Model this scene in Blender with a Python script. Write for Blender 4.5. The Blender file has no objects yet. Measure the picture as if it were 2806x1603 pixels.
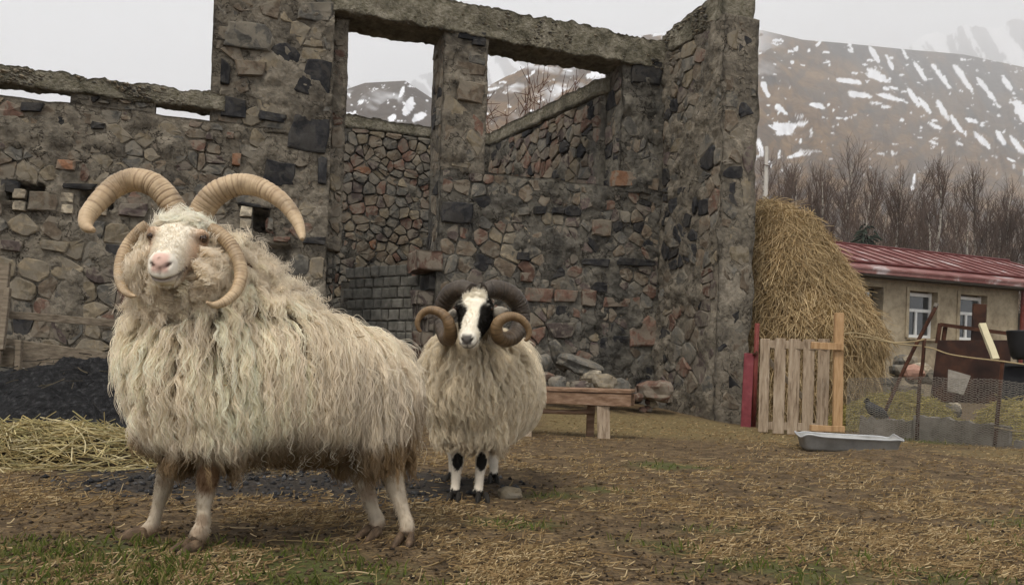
import bpy, bmesh, math, random
import numpy as np
from mathutils import Matrix, Vector, kdtree
from mathutils.bvhtree import BVHTree
random.seed(7); RNG = np.random.default_rng(7)
SC = bpy.context.scene
COL = SC.collection
# ---------------------------------------------------------------- camera
FPX, PPX, PPY, ROLL, EYE = 2260.0, 1403.0, 1000.0, 0.033, 0.64
cd = bpy.data.cameras.new('camera'); cam = bpy.data.objects.new('camera', cd); COL.objects.link(cam)
cd.sensor_width = 36.0; cd.lens = FPX / 2806 * 36; cd.shift_y = (PPY - 801.5) / 2806
cd.clip_start = 0.05; cd.clip_end = 30000
cam.matrix_world = Matrix.Translation((0, 0, EYE)) @ Matrix.Rotation(math.radians(90), 4, 'X') @ Matrix.Rotation(ROLL, 4, 'Z')
SC.camera = cam
# ---------------------------------------------------------------- world: overcast
SUN_EL, SUN_AZ = math.radians(58), math.radians(205)      # azimuth clockwise from +Y
w = bpy.data.worlds.new('World'); SC.world = w; w.use_nodes = True
nt = w.node_tree; nt.nodes.clear()
def N(t, **k):
    n = nt.nodes.new(t)
    for a, b in k.items(): setattr(n, a, b)
    return n
sky = N('ShaderNodeTexSky'); sky.sky_type = 'NISHITA'; sky.sun_disc = False
sky.sun_elevation = SUN_EL; sky.sun_rotation = SUN_AZ; sky.dust_density = 4
hs = N('ShaderNodeHueSaturation'); hs.inputs['Saturation'].default_value = 0.3
tc = N('ShaderNodeTexCoord'); no = N('ShaderNodeTexNoise'); no.inputs['Scale'].default_value = 2.2; no.inputs['Detail'].default_value = 5
rp = N('ShaderNodeValToRGB')
rp.color_ramp.elements[0].position = .3; rp.color_ramp.elements[0].color = (5.9, 6.0, 6.15, 1)
rp.color_ramp.elements[1].position = .75; rp.color_ramp.elements[1].color = (7.3, 7.35, 7.4, 1)
mx = N('ShaderNodeMix', data_type='RGBA'); mx.inputs[0].default_value = .86
bg = N('ShaderNodeBackground'); bg.inputs['Strength'].default_value = .1
out = N('ShaderNodeOutputWorld')
L = nt.links.new
L(sky.outputs[0], hs.inputs['Color']); L(tc.outputs['Generated'], no.inputs['Vector']); L(no.outputs['Fac'], rp.inputs[0])
L(hs.outputs[0], mx.inputs[6]); L(rp.outputs[0], mx.inputs[7]); L(mx.outputs[2], bg.inputs['Color']); L(bg.outputs[0], out.inputs[0])
sl = bpy.data.lights.new('sun', 'SUN'); sl.energy = 1.5; sl.angle = math.radians(14); sl.color = (1, .92, .8)
so = bpy.data.objects.new('sun', sl); COL.objects.link(so)
sdir = Vector((math.sin(SUN_AZ) * math.cos(SUN_EL), math.cos(SUN_AZ) * math.cos(SUN_EL), math.sin(SUN_EL)))
so.rotation_euler = sdir.to_track_quat('Z', 'Y').to_euler(); so.location = (0, 0, 30)
vs = SC.view_settings; vs.view_transform = 'Standard'; vs.look = 'None'; vs.exposure = 0.8; vs.gamma = 1
SC.render.engine = 'CYCLES'
SC.cycles.use_denoising = True; SC.cycles.use_adaptive_sampling = True; SC.cycles.adaptive_threshold = .02
SC.cycles.max_bounces = 8; SC.cycles.diffuse_bounces = 4; SC.cycles.glossy_bounces = 2; SC.cycles.volume_bounces = 4; SC.cycles.transparent_max_bounces = 6
try: SC.cycles_curves.shape = 'RIBBONS'; SC.cycles_curves.subdivisions = 2
except Exception: pass

# ---------------------------------------------------------------- helpers
def uv(x, y):
    u = x - PPX; v = PPY - y; c, s = math.cos(ROLL), math.sin(ROLL)
    return u * c - v * s, u * s + v * c
def P(x, y, d):                                   # pixel of the photograph at a depth -> point of the place
    a, b = uv(x, y); return np.array((d * a / FPX, d, EYE + d * b / FPX))
def norm(a):
    a = np.asarray(a, float); return a / np.maximum(np.linalg.norm(a, axis=-1, keepdims=True), 1e-9)
def sstep(a, b, x):
    t = np.clip((x - a) / (b - a), 0, 1); return t * t * (3 - 2 * t)
def _hash(ix, iy, iz, seed):
    h = (ix.astype(np.uint32) * np.uint32(374761393) + iy.astype(np.uint32) * np.uint32(668265263) + iz.astype(np.uint32) * np.uint32(2246822519) + np.uint32(seed * 3266489917 & 0xffffffff))
    h = (h ^ (h >> np.uint32(13))) * np.uint32(1274126177); h = h ^ (h >> np.uint32(16))
    h = h * np.uint32(2654435761); h = h ^ (h >> np.uint32(15))
    return (h & np.uint32(0xffffff)).astype(np.float64) / 0xffffff
def vnoise(p, seed=0):
    p = np.asarray(p, float); i = np.floor(p).astype(np.int64); f = p - i; f = f * f * (3 - 2 * f)
    r = 0
    for dx in (0, 1):
        for dy in (0, 1):
            for dz in (0, 1):
                wgt = (f[:, 0] if dx else 1 - f[:, 0]) * (f[:, 1] if dy else 1 - f[:, 1]) * (f[:, 2] if dz else 1 - f[:, 2])
                r = r + wgt * _hash(i[:, 0] + dx, i[:, 1] + dy, i[:, 2] + dz, seed)
    return r
def fbm(p, octv=4, seed=0, gain=.5):
    p = np.asarray(p, float); r = 0; a = 1; tot = 0
    for o in range(octv):
        r = r + a * vnoise(p * 2 ** o + 17.3 * o, seed + o); tot += a; a *= gain
    return r / tot
def n2(x, y, sc, octv=4, seed=0):
    x = np.asarray(x, float).ravel(); y = np.asarray(y, float).ravel()
    return fbm(np.stack([x * sc, y * sc, np.zeros_like(x) + .5], 1), octv, seed)

def root_off(o):
    v = Vector((0, 0, 0))
    while o is not None: v = v + o.location; o = o.parent
    return np.array(v)
def setp(o, label=None, cat=None, group=None, kind=None):
    if label: o['label'] = label
    if cat: o['category'] = cat
    if group: o['group'] = group
    if kind: o['kind'] = kind
    return o
def empty(name, loc, label=None, cat=None, group=None):
    o = bpy.data.objects.new(name, None); COL.objects.link(o); o.location = [float(c) for c in loc]; o.empty_display_size = .1
    return setp(o, label, cat, group)
def mesh(name, V, F, m, parent=None, smooth=False, mi=None, attrs=None):
    """V world points -> one linked mesh object; a child's points are stored relative to its parents."""
    V = np.asarray(V, float).reshape(-1, 3) - (root_off(parent) if parent is not None else 0)
    me = bpy.data.meshes.new(name); me.from_pydata(V.tolist(), [], [list(map(int, f)) for f in F])
    for mm in (m if isinstance(m, (list, tuple)) else [m]): me.materials.append(mm)
    if mi is not None: me.polygons.foreach_set('material_index', np.asarray(mi, np.int32))
    if smooth: me.polygons.foreach_set('use_smooth', np.ones(len(me.polygons), bool))
    for k, a in (attrs or {}).items():
        a = np.asarray(a, np.float32)
        if a.ndim == 1: me.attributes.new(k, 'FLOAT', 'POINT').data.foreach_set('value', a)
        else: me.attributes.new(k, 'FLOAT_COLOR', 'POINT').data.foreach_set('color', np.concatenate([a, np.ones((len(a), 1), np.float32)], 1).ravel())
    me.update()
    o = bpy.data.objects.new(name, me); COL.objects.link(o); o.parent = parent
    return o
def curves(name, pts, rad, m, parent=None, col=None):
    """pts n,k,3 world points; rad n,k; col n,3 -> a hair-curves object."""
    pts = np.asarray(pts, np.float32); n, k = pts.shape[:2]
    if parent is not None: pts = pts - root_off(parent).astype(np.float32)
    hc = bpy.data.hair_curves.new(name); hc.add_curves([k] * n)
    hc.attributes['position'].data.foreach_set('vector', np.ascontiguousarray(pts, np.float32).ravel())
    ra = hc.attributes.get('radius') or hc.attributes.new('radius', 'FLOAT', 'POINT')
    ra.data.foreach_set('value', np.ascontiguousarray(np.broadcast_to(rad, (n, k)), np.float32).ravel())
    if col is not None:
        c = np.asarray(col, np.float32); c = np.concatenate([c, np.ones(c.shape[:-1] + (1,), np.float32)], -1)
        hc.attributes.new('col', 'FLOAT_COLOR', 'CURVE' if c.ndim == 2 else 'POINT').data.foreach_set('color', np.ascontiguousarray(c).ravel())
    hc.materials.append(m)
    o = bpy.data.objects.new(name, hc); COL.objects.link(o); o.parent = parent
    return o
def copy_tree(o, parent=None):
    c = o.copy(); COL.objects.link(c); c.parent = parent
    for ch in list(o.children): copy_tree(ch, c)
    return c
def boxm(p0, p1, wid, thk, up=(0, 0, 1), jit=0.0, nseg=1):
    """a board from p0 to p1, wid across 'up', thk through"""
    p0 = np.asarray(p0, float); p1 = np.asarray(p1, float); t = norm(p1 - p0); u = np.asarray(up, float); u = norm(u - t * (u @ t)); s = np.cross(t, u)
    V = []; F = []
    for i in range(nseg + 1):
        c = p0 + (p1 - p0) * i / nseg
        for a, b in ((-1, -1), (1, -1), (1, 1), (-1, 1)):
            V.append(c + u * a * wid / 2 * (1 + random.uniform(-jit, jit)) + s * b * thk / 2 * (1 + random.uniform(-jit, jit)))
    for i in range(nseg):
        for j in range(4): F.append((i * 4 + j, i * 4 + (j + 1) % 4, i * 4 + 4 + (j + 1) % 4, i * 4 + 4 + j))
    F.append((3, 2, 1, 0)); n = nseg * 4; F.append((n, n + 1, n + 2, n + 3))
    return V, F
def board(name, p0, p1, wid, thk, m, parent=None, up=(0, 0, 1), jit=.04, nseg=3, bev=.004):
    V, F = boxm(p0, p1, wid, thk, up, jit, nseg)
    o = mesh(name, V, F, m, parent)
    if bev:
        b = o.modifiers.new('b', 'BEVEL'); b.width = bev; b.segments = 1; b.limit_method = 'ANGLE'
    return o
def tube(path, rad, n=10, cap=True, ell=None):
    path = np.asarray(path, float); k = len(path); rad = np.broadcast_to(rad, (k,)) if np.ndim(rad) < 2 else rad
    T = norm(np.gradient(path, axis=0)); ref = np.array((0, 0, 1.)) if abs(T[0][2]) < .9 else np.array((1., 0, 0))
    V = []; F = []; u = norm(np.cross(T[0], ref))
    for i in range(k):
        u = norm(u - T[i] * (u @ T[i])); v = np.cross(T[i], u)
        for j in range(n):
            a = 2 * math.pi * j / n; V.append(path[i] + rad[i] * (u * math.cos(a) + v * math.sin(a)))
    for i in range(k - 1):
        for j in range(n): F.append((i * n + j, i * n + (j + 1) % n, (i + 1) * n + (j + 1) % n, (i + 1) * n + j))
    if cap: F.append(tuple(range(n))[::-1]); F.append(tuple(range((k - 1) * n, k * n)))
    return V, F
def catmull(p, n):
    p = np.asarray(p, float); q = np.vstack([2 * p[0] - p[1], p, 2 * p[-1] - p[-2]]); R = []
    for t in np.linspace(0, len(p) - 1 - 1e-6, n):
        i = int(t); f = t - i; a, b, c, d = q[i:i + 4]
        R.append(.5 * (2 * b + (c - a) * f + (2 * a - 5 * b + 4 * c - d) * f * f + (3 * b - a - 3 * c + d) * f ** 3))
    return np.array(R)

def ringloft(rings, n=20):
    """rings: (pos, side vector, up vector, half width, half height, squareness) -> closed tube"""
    V = []; F = []
    for (c, s, u, rw_, rh, e) in rings:
        for j in range(n):
            a = 2 * math.pi * j / n; ca, sa_ = math.cos(a), math.sin(a)
            V.append(np.asarray(c) + s * rw_ * math.copysign(abs(ca) ** e, ca) + u * rh * math.copysign(abs(sa_) ** e, sa_))
    k = len(rings)
    for i in range(k - 1):
        for j in range(n): F.append((i * n + j, i * n + (j + 1) % n, (i + 1) * n + (j + 1) % n, (i + 1) * n + j))
    F.append(tuple(range(n))[::-1]); F.append(tuple(range((k - 1) * n, k * n)))
    return V, F
def ball(c, r, n=10):
    c = np.asarray(c, float); rr = []
    for i in range(n + 1):
        a = math.pi * (i + .02) / (n + .04); rr.append((c + np.array((0, 0, -math.cos(a) * r)), np.array((1., 0, 0)), np.array((0, 1., 0)), r * math.sin(a) + 1e-4, r * math.sin(a) + 1e-4, 1))
    return ringloft(rr, 14)

# ---------------------------------------------------------------- materials
def mat(name, stops, scale=4, detail=6, rough=.9, bump=.4, bscale=20, bdist=.02, dist=0.0, tint=False, attr=None, spec=.15, ramp2=None, stretch=None, metal=0, crack=None, amix=None, lime=0):
    m = bpy.data.materials.new(name); m.use_nodes = True; t = m.node_tree; t.nodes.clear(); Lk = t.links.new
    def nd(ty, **k):
        n = t.nodes.new(ty)
        for a, b in k.items(): setattr(n, a, b)
        return n
    o = nd('ShaderNodeOutputMaterial'); b = nd('ShaderNodeBsdfPrincipled'); Lk(b.outputs[0], o.inputs[0])
    b.inputs['Roughness'].default_value = rough; b.inputs['Specular IOR Level'].default_value = spec; b.inputs['Metallic'].default_value = metal
    tcn = nd('ShaderNodeTexCoord'); vec = tcn.outputs['Object']
    if stretch:
        mp = nd('ShaderNodeMapping'); mp.inputs['Scale'].default_value = stretch; Lk(vec, mp.inputs[0]); vec = mp.outputs[0]
    def noise(sc, de, di=0.0):
        n = nd('ShaderNodeTexNoise'); n.inputs['Scale'].default_value = sc; n.inputs['Detail'].default_value = de; n.inputs['Distortion'].default_value = di; n.inputs['Roughness'].default_value = .6
        Lk(vec, n.inputs['Vector']); return n.outputs['Fac']
    def ramp(fac, st):
        r = nd('ShaderNodeValToRGB'); e = r.color_ramp.elements
        while len(e) < len(st): e.new(.5)
        for i, (p, c) in enumerate(st): e[i].position = p; e[i].color = (*c, 1)
        Lk(fac, r.inputs[0]); return r.outputs[0]
    def mix(fac, a, c, mode='MIX'):
        x = nd('ShaderNodeMix', data_type='RGBA', blend_type=mode)
        if hasattr(fac, 'links'): Lk(fac, x.inputs[0])
        else: x.inputs[0].default_value = fac
        for s, val in ((6, a), (7, c)):
            if hasattr(val, 'links'): Lk(val, x.inputs[s])
            else: x.inputs[s].default_value = (*val, 1)
        return x.outputs[2]
    def attrib(nm, vecout=False):
        a = nd('ShaderNodeAttribute'); a.attribute_name = nm; return a.outputs['Color'] if vecout else a.outputs['Fac']
    if attr: c = attrib(attr, True)
    else: c = ramp(noise(scale, detail, dist), stops)
    if ramp2:                                              # (scale, stops, mode, fac)
        c = mix(ramp2[3], c, ramp(noise(ramp2[0], 5, ramp2[4] if len(ramp2) > 4 else 0), ramp2[1]), ramp2[2])
    hgt = noise(bscale, 8)
    if crack:                                              # (scale, width, colour)
        vo = nd('ShaderNodeTexVoronoi', feature='DISTANCE_TO_EDGE'); vo.inputs['Scale'].default_value = crack[0]
        nv = nd('ShaderNodeTexNoise'); nv.inputs['Scale'].default_value = crack[0] * 1.7; nv.inputs['Detail'].default_value = 5; Lk(vec, nv.inputs['Vector'])
        ad = nd('ShaderNodeVectorMath', operation='MULTIPLY_ADD'); ad.inputs[1].default_value = (.35,) * 3; Lk(nv.outputs['Color'], ad.inputs[0]); Lk(vec, ad.inputs[2]); Lk(ad.outputs[0], vo.inputs['Vector'])
        mr = nd('ShaderNodeMapRange'); mr.inputs['From Max'].default_value = crack[1]; Lk(vo.outputs['Distance'], mr.inputs['Value'])
        gate = ramp(noise(crack[0] * .5, 3), [(.45, (0, 0, 0)), (.55, (1, 1, 1))])
        mm = nd('ShaderNodeMath', operation='MAXIMUM'); Lk(mr.outputs[0], mm.inputs[0]); Lk(gate, mm.inputs[1])
        c = mix(mm.outputs[0], crack[2], c)
        hm = nd('ShaderNodeMath', operation='MULTIPLY'); Lk(hgt, hm.inputs[0]); Lk(mm.outputs[0], hm.inputs[1]); hgt = hm.outputs[0]
    for (nm, st, sc) in (amix or []):                      # mix other colours in by a vertex attribute
        c = mix(attrib(nm), c, ramp(noise(sc, 6), st))
    if tint:
        c = mix(1.0, c, ramp(attrib('tint'), [(0, (.8, .8, .8)), (1, (1.35, 1.35, 1.35))]), 'MULTIPLY')
    if lime:                                               # old lime mortar still sticking to the stone
        c = mix(ramp(noise(6.5, 9, .8), [(.46, (0, 0, 0)), (.54, (lime, lime, lime))]), c, ramp(noise(3, 6), [(.3, (.12, .107, .086)), (.7, (.24, .211, .166))]))
    Lk(c, b.inputs['Base Color'])
    if bump:
        bp = nd('ShaderNodeBump'); bp.inputs['Strength'].default_value = bump; bp.inputs['Distance'].default_value = bdist
        Lk(hgt, bp.inputs['Height']); Lk(bp.outputs[0], b.inputs['Normal'])
    return m
def strandmat(name, rough=.8, trans=.25, var=.2):
    """fibres: colour from the curve's own colour, some light through"""
    m = bpy.data.materials.new(name); m.use_nodes = True; t = m.node_tree; t.nodes.clear(); Lk = t.links.new
    o = t.nodes.new('ShaderNodeOutputMaterial'); a = t.nodes.new('ShaderNodeAttribute'); a.attribute_name = 'col'
    d = t.nodes.new('ShaderNodeBsdfDiffuse'); tr = t.nodes.new('ShaderNodeBsdfTranslucent'); mx = t.nodes.new('ShaderNodeMixShader'); mx.inputs[0].default_value = trans
    Lk(a.outputs['Color'], d.inputs['Color']); Lk(a.outputs['Color'], tr.inputs['Color']); Lk(d.outputs[0], mx.inputs[1]); Lk(tr.outputs[0], mx.inputs[2]); Lk(mx.outputs[0], o.inputs[0])
    return m
def flat(name, c, rough=.6, spec=.3, metal=0): return mat(name, [(0, [x * .8 for x in c]), (1, [min(1, x * 1.2) for x in c])], scale=14, rough=rough, spec=spec, bump=.15, bscale=60, bdist=.004, metal=metal)

M = {}
M['mortar'] = mat('mortar', [(.28, (.07, .062, .051)), (.42, (.135, .118, .093)), (.55, (.205, .179, .14)), (.72, (.31, .272, .215))], 2.6, 8, bump=.9, bscale=26, bdist=.03, dist=.6,
                  ramp2=(13, [(.3, (.45, .45, .46)), (.6, (1, 1, 1)), (.8, (1.25, 1.2, 1.12))], 'MULTIPLY', .9), crack=(5.5, .04, (.03, .025, .019)))
M['mortar_dark'] = mat('mortar_grey', [(.28, (.052, .05, .045)), (.45, (.105, .097, .082)), (.6, (.16, .146, .12)), (.75, (.27, .248, .205))], 2.2, 8, bump=.9, bscale=24, bdist=.03, dist=.7,
                       ramp2=(11, [(.3, (.4, .4, .4)), (.6, (1, 1, 1)), (.8, (1.3, 1.28, 1.2))], 'MULTIPLY', .9), crack=(5, .04, (.025, .021, .017)))
M['concrete'] = mat('concrete_beam', [(.3, (.1, .092, .068)), (.5, (.21, .19, .145)), (.7, (.33, .3, .24))], 4, 9, bump=1, bscale=30, bdist=.05, dist=.5,
                    ramp2=(16, [(.35, (.5, .5, .42)), (.6, (1, 1, 1))], 'MULTIPLY', .8))
def stonem(nm, c, c2, lime=.75): return mat(nm, [(.3, [x * .6 for x in c]), (.5, c), (.72, c2)], 7, 8, bump=.5, bscale=34, bdist=.012, tint=True, dist=.4, ramp2=(30, [(.3, (.6, .6, .6)), (.6, (1.1, 1.1, 1.1))], 'MULTIPLY', .7), lime=lime)
STN = [stonem('dark_basalt', (.022, .022, .024), (.042, .042, .043), .12), stonem('grey_stone', (.095, .09, .08), (.16, .15, .128)), stonem('red_brown_stone', (.125, .074, .055), (.18, .12, .092)),
       stonem('tan_stone', (.185, .152, .105), (.26, .222, .16)), stonem('brown_stone', (.12, .093, .068), (.185, .15, .108)), stonem('orange_stone', (.22, .115, .068), (.28, .18, .12)),
       stonem('pale_tuff', (.4, .34, .25), (.52, .46, .36)), stonem('plum_stone', (.085, .066, .06), (.13, .103, .09))]
M['block'] = mat('cinder_block', [(.3, (.06, .058, .05)), (.55, (.12, .115, .1)), (.75, (.19, .18, .155))], 9, 8, bump=.6, bscale=60, bdist=.01, tint=True)
M['wood_grey'] = mat('weathered_wood', [(.3, (.09, .07, .05)), (.55, (.19, .155, .115)), (.8, (.29, .25, .19))], 5, 8, stretch=(1, 6, 9), bump=.5, bscale=20, bdist=.006)
M['wood_pale'] = mat('raw_plank_wood', [(.25, (.17, .12, .08)), (.5, (.32, .25, .18)), (.8, (.47, .39, .3))], 6, 8, stretch=(6, 6, .8), bump=.4, bscale=20, bdist=.005, ramp2=(5, [(.32, (.3, .24, .2)), (.45, (1, 1, 1))], 'MULTIPLY', .8))
M['wood_new'] = mat('new_batten_wood', [(.25, (.24, .14, .07)), (.5, (.38, .24, .125)), (.8, (.5, .34, .2))], 6, 8, stretch=(6, 6, .8), bump=.3, bscale=20, bdist=.004)
M['wood_bench'] = mat('worn_bench_wood', [(.25, (.09, .055, .035)), (.5, (.2, .125, .08)), (.8, (.36, .26, .19))], 5, 8, stretch=(.8, 7, 7), bump=.5, bscale=20, bdist=.005)
M['red_metal'] = mat('red_painted_metal', [(.3, (.1, .024, .02)), (.6, (.17, .04, .033)), (.8, (.2, .07, .052))], 12, 6, rough=.55, bump=.2, bscale=60, bdist=.003)
M['crimson_wood'] = mat('crimson_painted_board', [(.3, (.13, .03, .035)), (.6, (.21, .05, .058)), (.85, (.26, .11, .11))], 12, 6, rough=.6, bump=.2, bscale=60, bdist=.003)
M['rust'] = mat('rusty_iron', [(.3, (.025, .012, .008)), (.5, (.06, .026, .016)), (.75, (.11, .05, .028))], 8, 8, rough=.8, bump=.3, bscale=50, bdist=.004)
M['zinc'] = mat('galvanised_zinc', [(.3, (.17, .17, .16)), (.55, (.3, .3, .29)), (.8, (.42, .42, .41))], 6, 8, rough=.5, spec=.5, bump=.2, bscale=40, bdist=.004, metal=.0)
M['strand'] = strandmat('straw_fibre', trans=.2)
M['wool'] = strandmat('wool_fibre', trans=.38)
M['twig'] = strandmat('twig_bark', trans=0)
M['blade'] = strandmat('grass_blade', trans=.35)
M['birch'] = mat('birch_bark', [(.42, (.1, .085, .07)), (.5, (.33, .3, .26)), (.8, (.48, .45, .4))], 2.2, 5, stretch=(1, 1, 2.2), bump=.2, bscale=6, bdist=.02)
# ================================================================ the ruin's frame
WA = math.radians(20.5)
WL = np.array((-math.cos(WA), -math.sin(WA), 0)); NF = np.array((math.sin(WA), -math.cos(WA), 0)); UP = np.array((0, 0, 1.))
CORNER = np.array((2.43, 9.9, 0)) - NF * 1.4
def wsz(x, y, n=0.0):                            # pixel -> (along the wall to the left, height) on the front wall
    a, b = uv(x, y); d = np.array((a / FPX, 1, b / FPX)); o = CORNER + NF * n
    t = (o @ NF) / (d @ NF); p = t * d; return (p - CORNER) @ WL, EYE + p[2]
def wpt(x, y, n=0.0):
    s, z = wsz(x, y, n); return CORNER + WL * s + NF * n + UP * z

# ================================================================ ground
def gz(x, y):
    x = np.asarray(x, float); y = np.asarray(y, float); sh = np.broadcast(x, y).shape
    x = np.broadcast_to(x, sh).ravel(); y = np.broadcast_to(y, sh).ravel()
    q = (x - CORNER[0]) * NF[0] + (y - CORNER[1]) * NF[1]; s = (x - CORNER[0]) * WL[0] + (y - CORNER[1]) * WL[1]
    z = .38 * sstep(5.7, 7.6, y) * sstep(-1.6, -3.7, x) * sstep(40, 14, y)
    z = np.maximum(z, .2 * sstep(2.6, .3, q) * sstep(-.6, .6, s) * sstep(40, 14, y))
    near = sstep(60, 20, np.hypot(x, y))
    z = z + (.09 * np.exp(-((x + 3.75) / .8) ** 2 - ((y - 6.75) / .6) ** 2) + .1 * np.exp(-((x + 3.0) / .5) ** 2 - ((y - 6.9) / .5) ** 2)) * (.6 + .8 * n2(x, y, 3.5, 4, 5))
    z = z + near * (.05 * (n2(x, y, .7, 3, 1) - .5) + .03 * (n2(x, y, 3.0, 4, 2) - .5) + .012 * (n2(x, y, 14, 3, 3) - .5))
    z = z + .06 * np.exp(-((x - 3.1) / .5) ** 2 - ((y - 6.6) / .3) ** 2)
    z = z - .03 * np.exp(-((x - 2.9) / .7) ** 2 - ((y - 7.2) / .35) ** 2)
    return z.reshape(sh)
def geo(a, b, st, gr): 
    r = []; 
    while a < b: r.append(a); a += st; st *= gr
    return r
xs = np.array(sorted([-5 - v for v in geo(.03, 6000, .05, 1.14)]) + list(np.arange(-5, 6.001, .03)) + [6 + v for v in geo(.03, 6000, .05, 1.14)])
ys = np.array(sorted([2 - v for v in geo(.05, 250, .1, 1.25)]) + list(np.arange(2, 8.5, .03)) + list(np.arange(8.5, 15, .09)) + [15 + v for v in geo(0, 6000, .12, 1.13)])
GX, GY = np.meshgrid(xs, ys); GZ = gz(GX, GY)
def ground_masks(x, y):
    x = np.asarray(x, float).ravel(); y = np.asarray(y, float).ravel()
    wob = (n2(x, y, 1.6, 4, 9) - .5) * 1.6 + (n2(x, y, 7, 3, 10) - .5) * .5
    ash = np.clip(1.25 - np.hypot((x + 3.55) / 1.5, (y - 6.4) / 1.05) + wob * .7, 0, 1)
    ash2 = np.clip(1.2 - np.hypot((x + 1.2) / 1.35, (y - 4.45) / .85) + wob * .8, 0, 1)
    ash = np.maximum(sstep(.1, .45, ash), sstep(.1, .6, ash2) * .85)
    wg = (n2(x, y, 1.1, 5, 21) - .5) * 2.2 + (n2(x, y, 5, 3, 22) - .5) * 1.2
    gr = np.maximum(1.1 - np.hypot((x + .9) / 1.3, (y - 2.35) / .5), .85 - np.hypot((x - .9) / 1.1, (y - 2.75) / .6))
    gr = np.maximum(gr, .6 - np.hypot((x - 2.6) / .8, (y - 3.7) / .6))
    gr = np.maximum(gr, .75 - np.hypot((x + 4.6) / .8, (y - 6.9) / 1.2))
    gr = np.maximum(gr, .8 - np.hypot((x - 4.3) / 1.2, (y - 8.6) / .5))
    for (a_, b_, r_) in ((.52, 4.3, .22), (.85, 3.35, .3), (1.25, 2.95, .35), (.25, 4.05, .2), (1.7, 4.6, .3), (.6, 2.75, .4), (2.1, 3.3, .35), (.05, 3.3, .25), (1.1, 5.6, .4)): gr = np.maximum(gr, .62 - np.hypot((x - a_) / (r_ * 1.5), (y - b_) / r_))
    gr = np.where(y > 30, .25, gr)
    grass = sstep(.05, .75, gr + wg * .8)
    hay = sstep(.0, .6, 1 - np.hypot((x - 2.0) / 2.6, (y - 8.6) / 1.3) + wob * .6) + sstep(0, .6, 1 - np.hypot((x - 4.8) / 1.6, (y - 7) / 1.2) + wob * .6) * .8
    return np.clip(ash, 0, 1), grass * (1 - ash * .9), np.clip(hay, 0, 1) * (1 - ash)
ga, gg, gh = ground_masks(GX, GY)
nx, ny = len(xs), len(ys); idx = np.arange(nx * ny).reshape(ny, nx)
GF = np.stack([idx[:-1, :-1], idx[:-1, 1:], idx[1:, 1:], idx[1:, :-1]], -1).reshape(-1, 4)
M['ground'] = mat('trodden_earth', [(.3, (.048, .033, .019)), (.48, (.102, .071, .041)), (.62, (.158, .113, .064)), (.8, (.23, .172, .1))], 9, 9, bump=1, bscale=48, bdist=.02, dist=.5,
                  ramp2=(55, [(.36, (.35, .33, .3)), (.5, (1, 1, 1)), (.68, (1.5, 1.4, 1.15))], 'MULTIPLY', .8),
                  amix=[('hay', [(.3, (.085, .062, .03)), (.6, (.19, .145, .07))], 30), ('grass', [(.35, (.06, .055, .024)), (.65, (.1, .115, .035))], 40), ('ash', [(.35, (.012, .012, .013)), (.6, (.035, .034, .034)), (.78, (.09, .09, .09))], 38)])
o = mesh('ground', np.stack([GX.ravel(), GY.ravel(), GZ.ravel()], 1), GF, M['ground'], smooth=True, attrs={'ash': ga, 'grass': gg, 'hay': gh})
setp(o, 'trodden brown farmyard earth strewn with straw and patches of grass', None, None, 'structure')

# ================================================================ hills and haze
def skyl(pts):
    a = np.array([np.array(uv(x, y)) / FPX for x, y in pts]); return a[:, 0], a[:, 1]
def angblob(A, Eg, blobs, wob):
    r = np.zeros_like(A)
    for (x, y, rx, ry, rot) in blobs:
        a, e = np.array(uv(x, y)) / FPX; c, s = math.cos(rot), math.sin(rot)
        dx, dy = A - a, Eg - e; px = (dx * c + dy * s) * FPX / (rx * .82); py = (-dx * s + dy * c) * FPX / (ry * .8)
        r = np.maximum(r, 1.2 - np.hypot(px, py) + wob)
    return r
# near brown hillside: skyline rises behind the ruin and falls to the right
sa, se = skyl([(-1800, 520), (-600, 470), (300, 420), (700, 330), (900, 262), (1000, 228), (1110, 222), (1180, 268), (1240, 290), (1335, 238), (1500, 150), (1640, 118), (1800, 92), (1950, 72), (2090, 84), (2200, 110), (2300, 118), (2470, 135), (2640, 150), (2806, 185), (3300, 420), (4300, 700)])
nrow = 240
av = np.concatenate([np.linspace(-1.2, -.32, 60), np.linspace(-.315, .68, 880), np.linspace(.69, 1.25, 60)]); ncol = len(av); tv = np.concatenate([np.linspace(0, 1, nrow), 1 + np.linspace(.03, .6, 12)])
A, Tt = np.meshgrid(av, tv); AR, TR = A.ravel(), Tt.ravel()
er = np.interp(AR, sa, se); rd = np.interp(AR, *zip(*[(-1.2, 600), (-.2, 600), (0, 650), (.25, 1000), (.36, 1250), (.45, 1600), (.65, 1800), (1.2, 900)]))
tt = np.minimum(TR, 1)
Y = 105 + (rd - 105) * tt ** 1.35 + np.maximum(TR - 1, 0) * rd
E_ = er * tt ** .72
rid = fbm(np.stack([AR * 9 + .6 * tt, tt * 2.2, AR * 0 + 3], 1), 5, 31); rid2 = fbm(np.stack([AR * 40, tt * 14, AR * 0], 1), 4, 33)
gly = 1 - np.abs(2 * fbm(np.stack([AR * 26 + tt * 2.5, tt * 3.0, AR * 0 + 8], 1), 4, 35) - 1)
E_ = E_ + (gly - .7) * .034 * np.sin(np.pi * np.clip(tt, 0, 1)) ** .7
E_ = E_ + (rid - .5) * .035 * np.sin(np.pi * np.clip(tt, 0, 1)) ** .6 + (rid2 - .5) * .011 * np.sin(np.pi * np.clip(tt, 0.03, 1)) ** .5
Z = EYE + Y * E_ - np.maximum(TR - 1, 0) * rd * .7
Z = np.where(tt <= 0, -1.5, Z)
wob = (fbm(np.stack([AR * 110, E_ * 190, AR * 0], 1), 5, 41, .62) - .5) * 2.6
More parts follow.
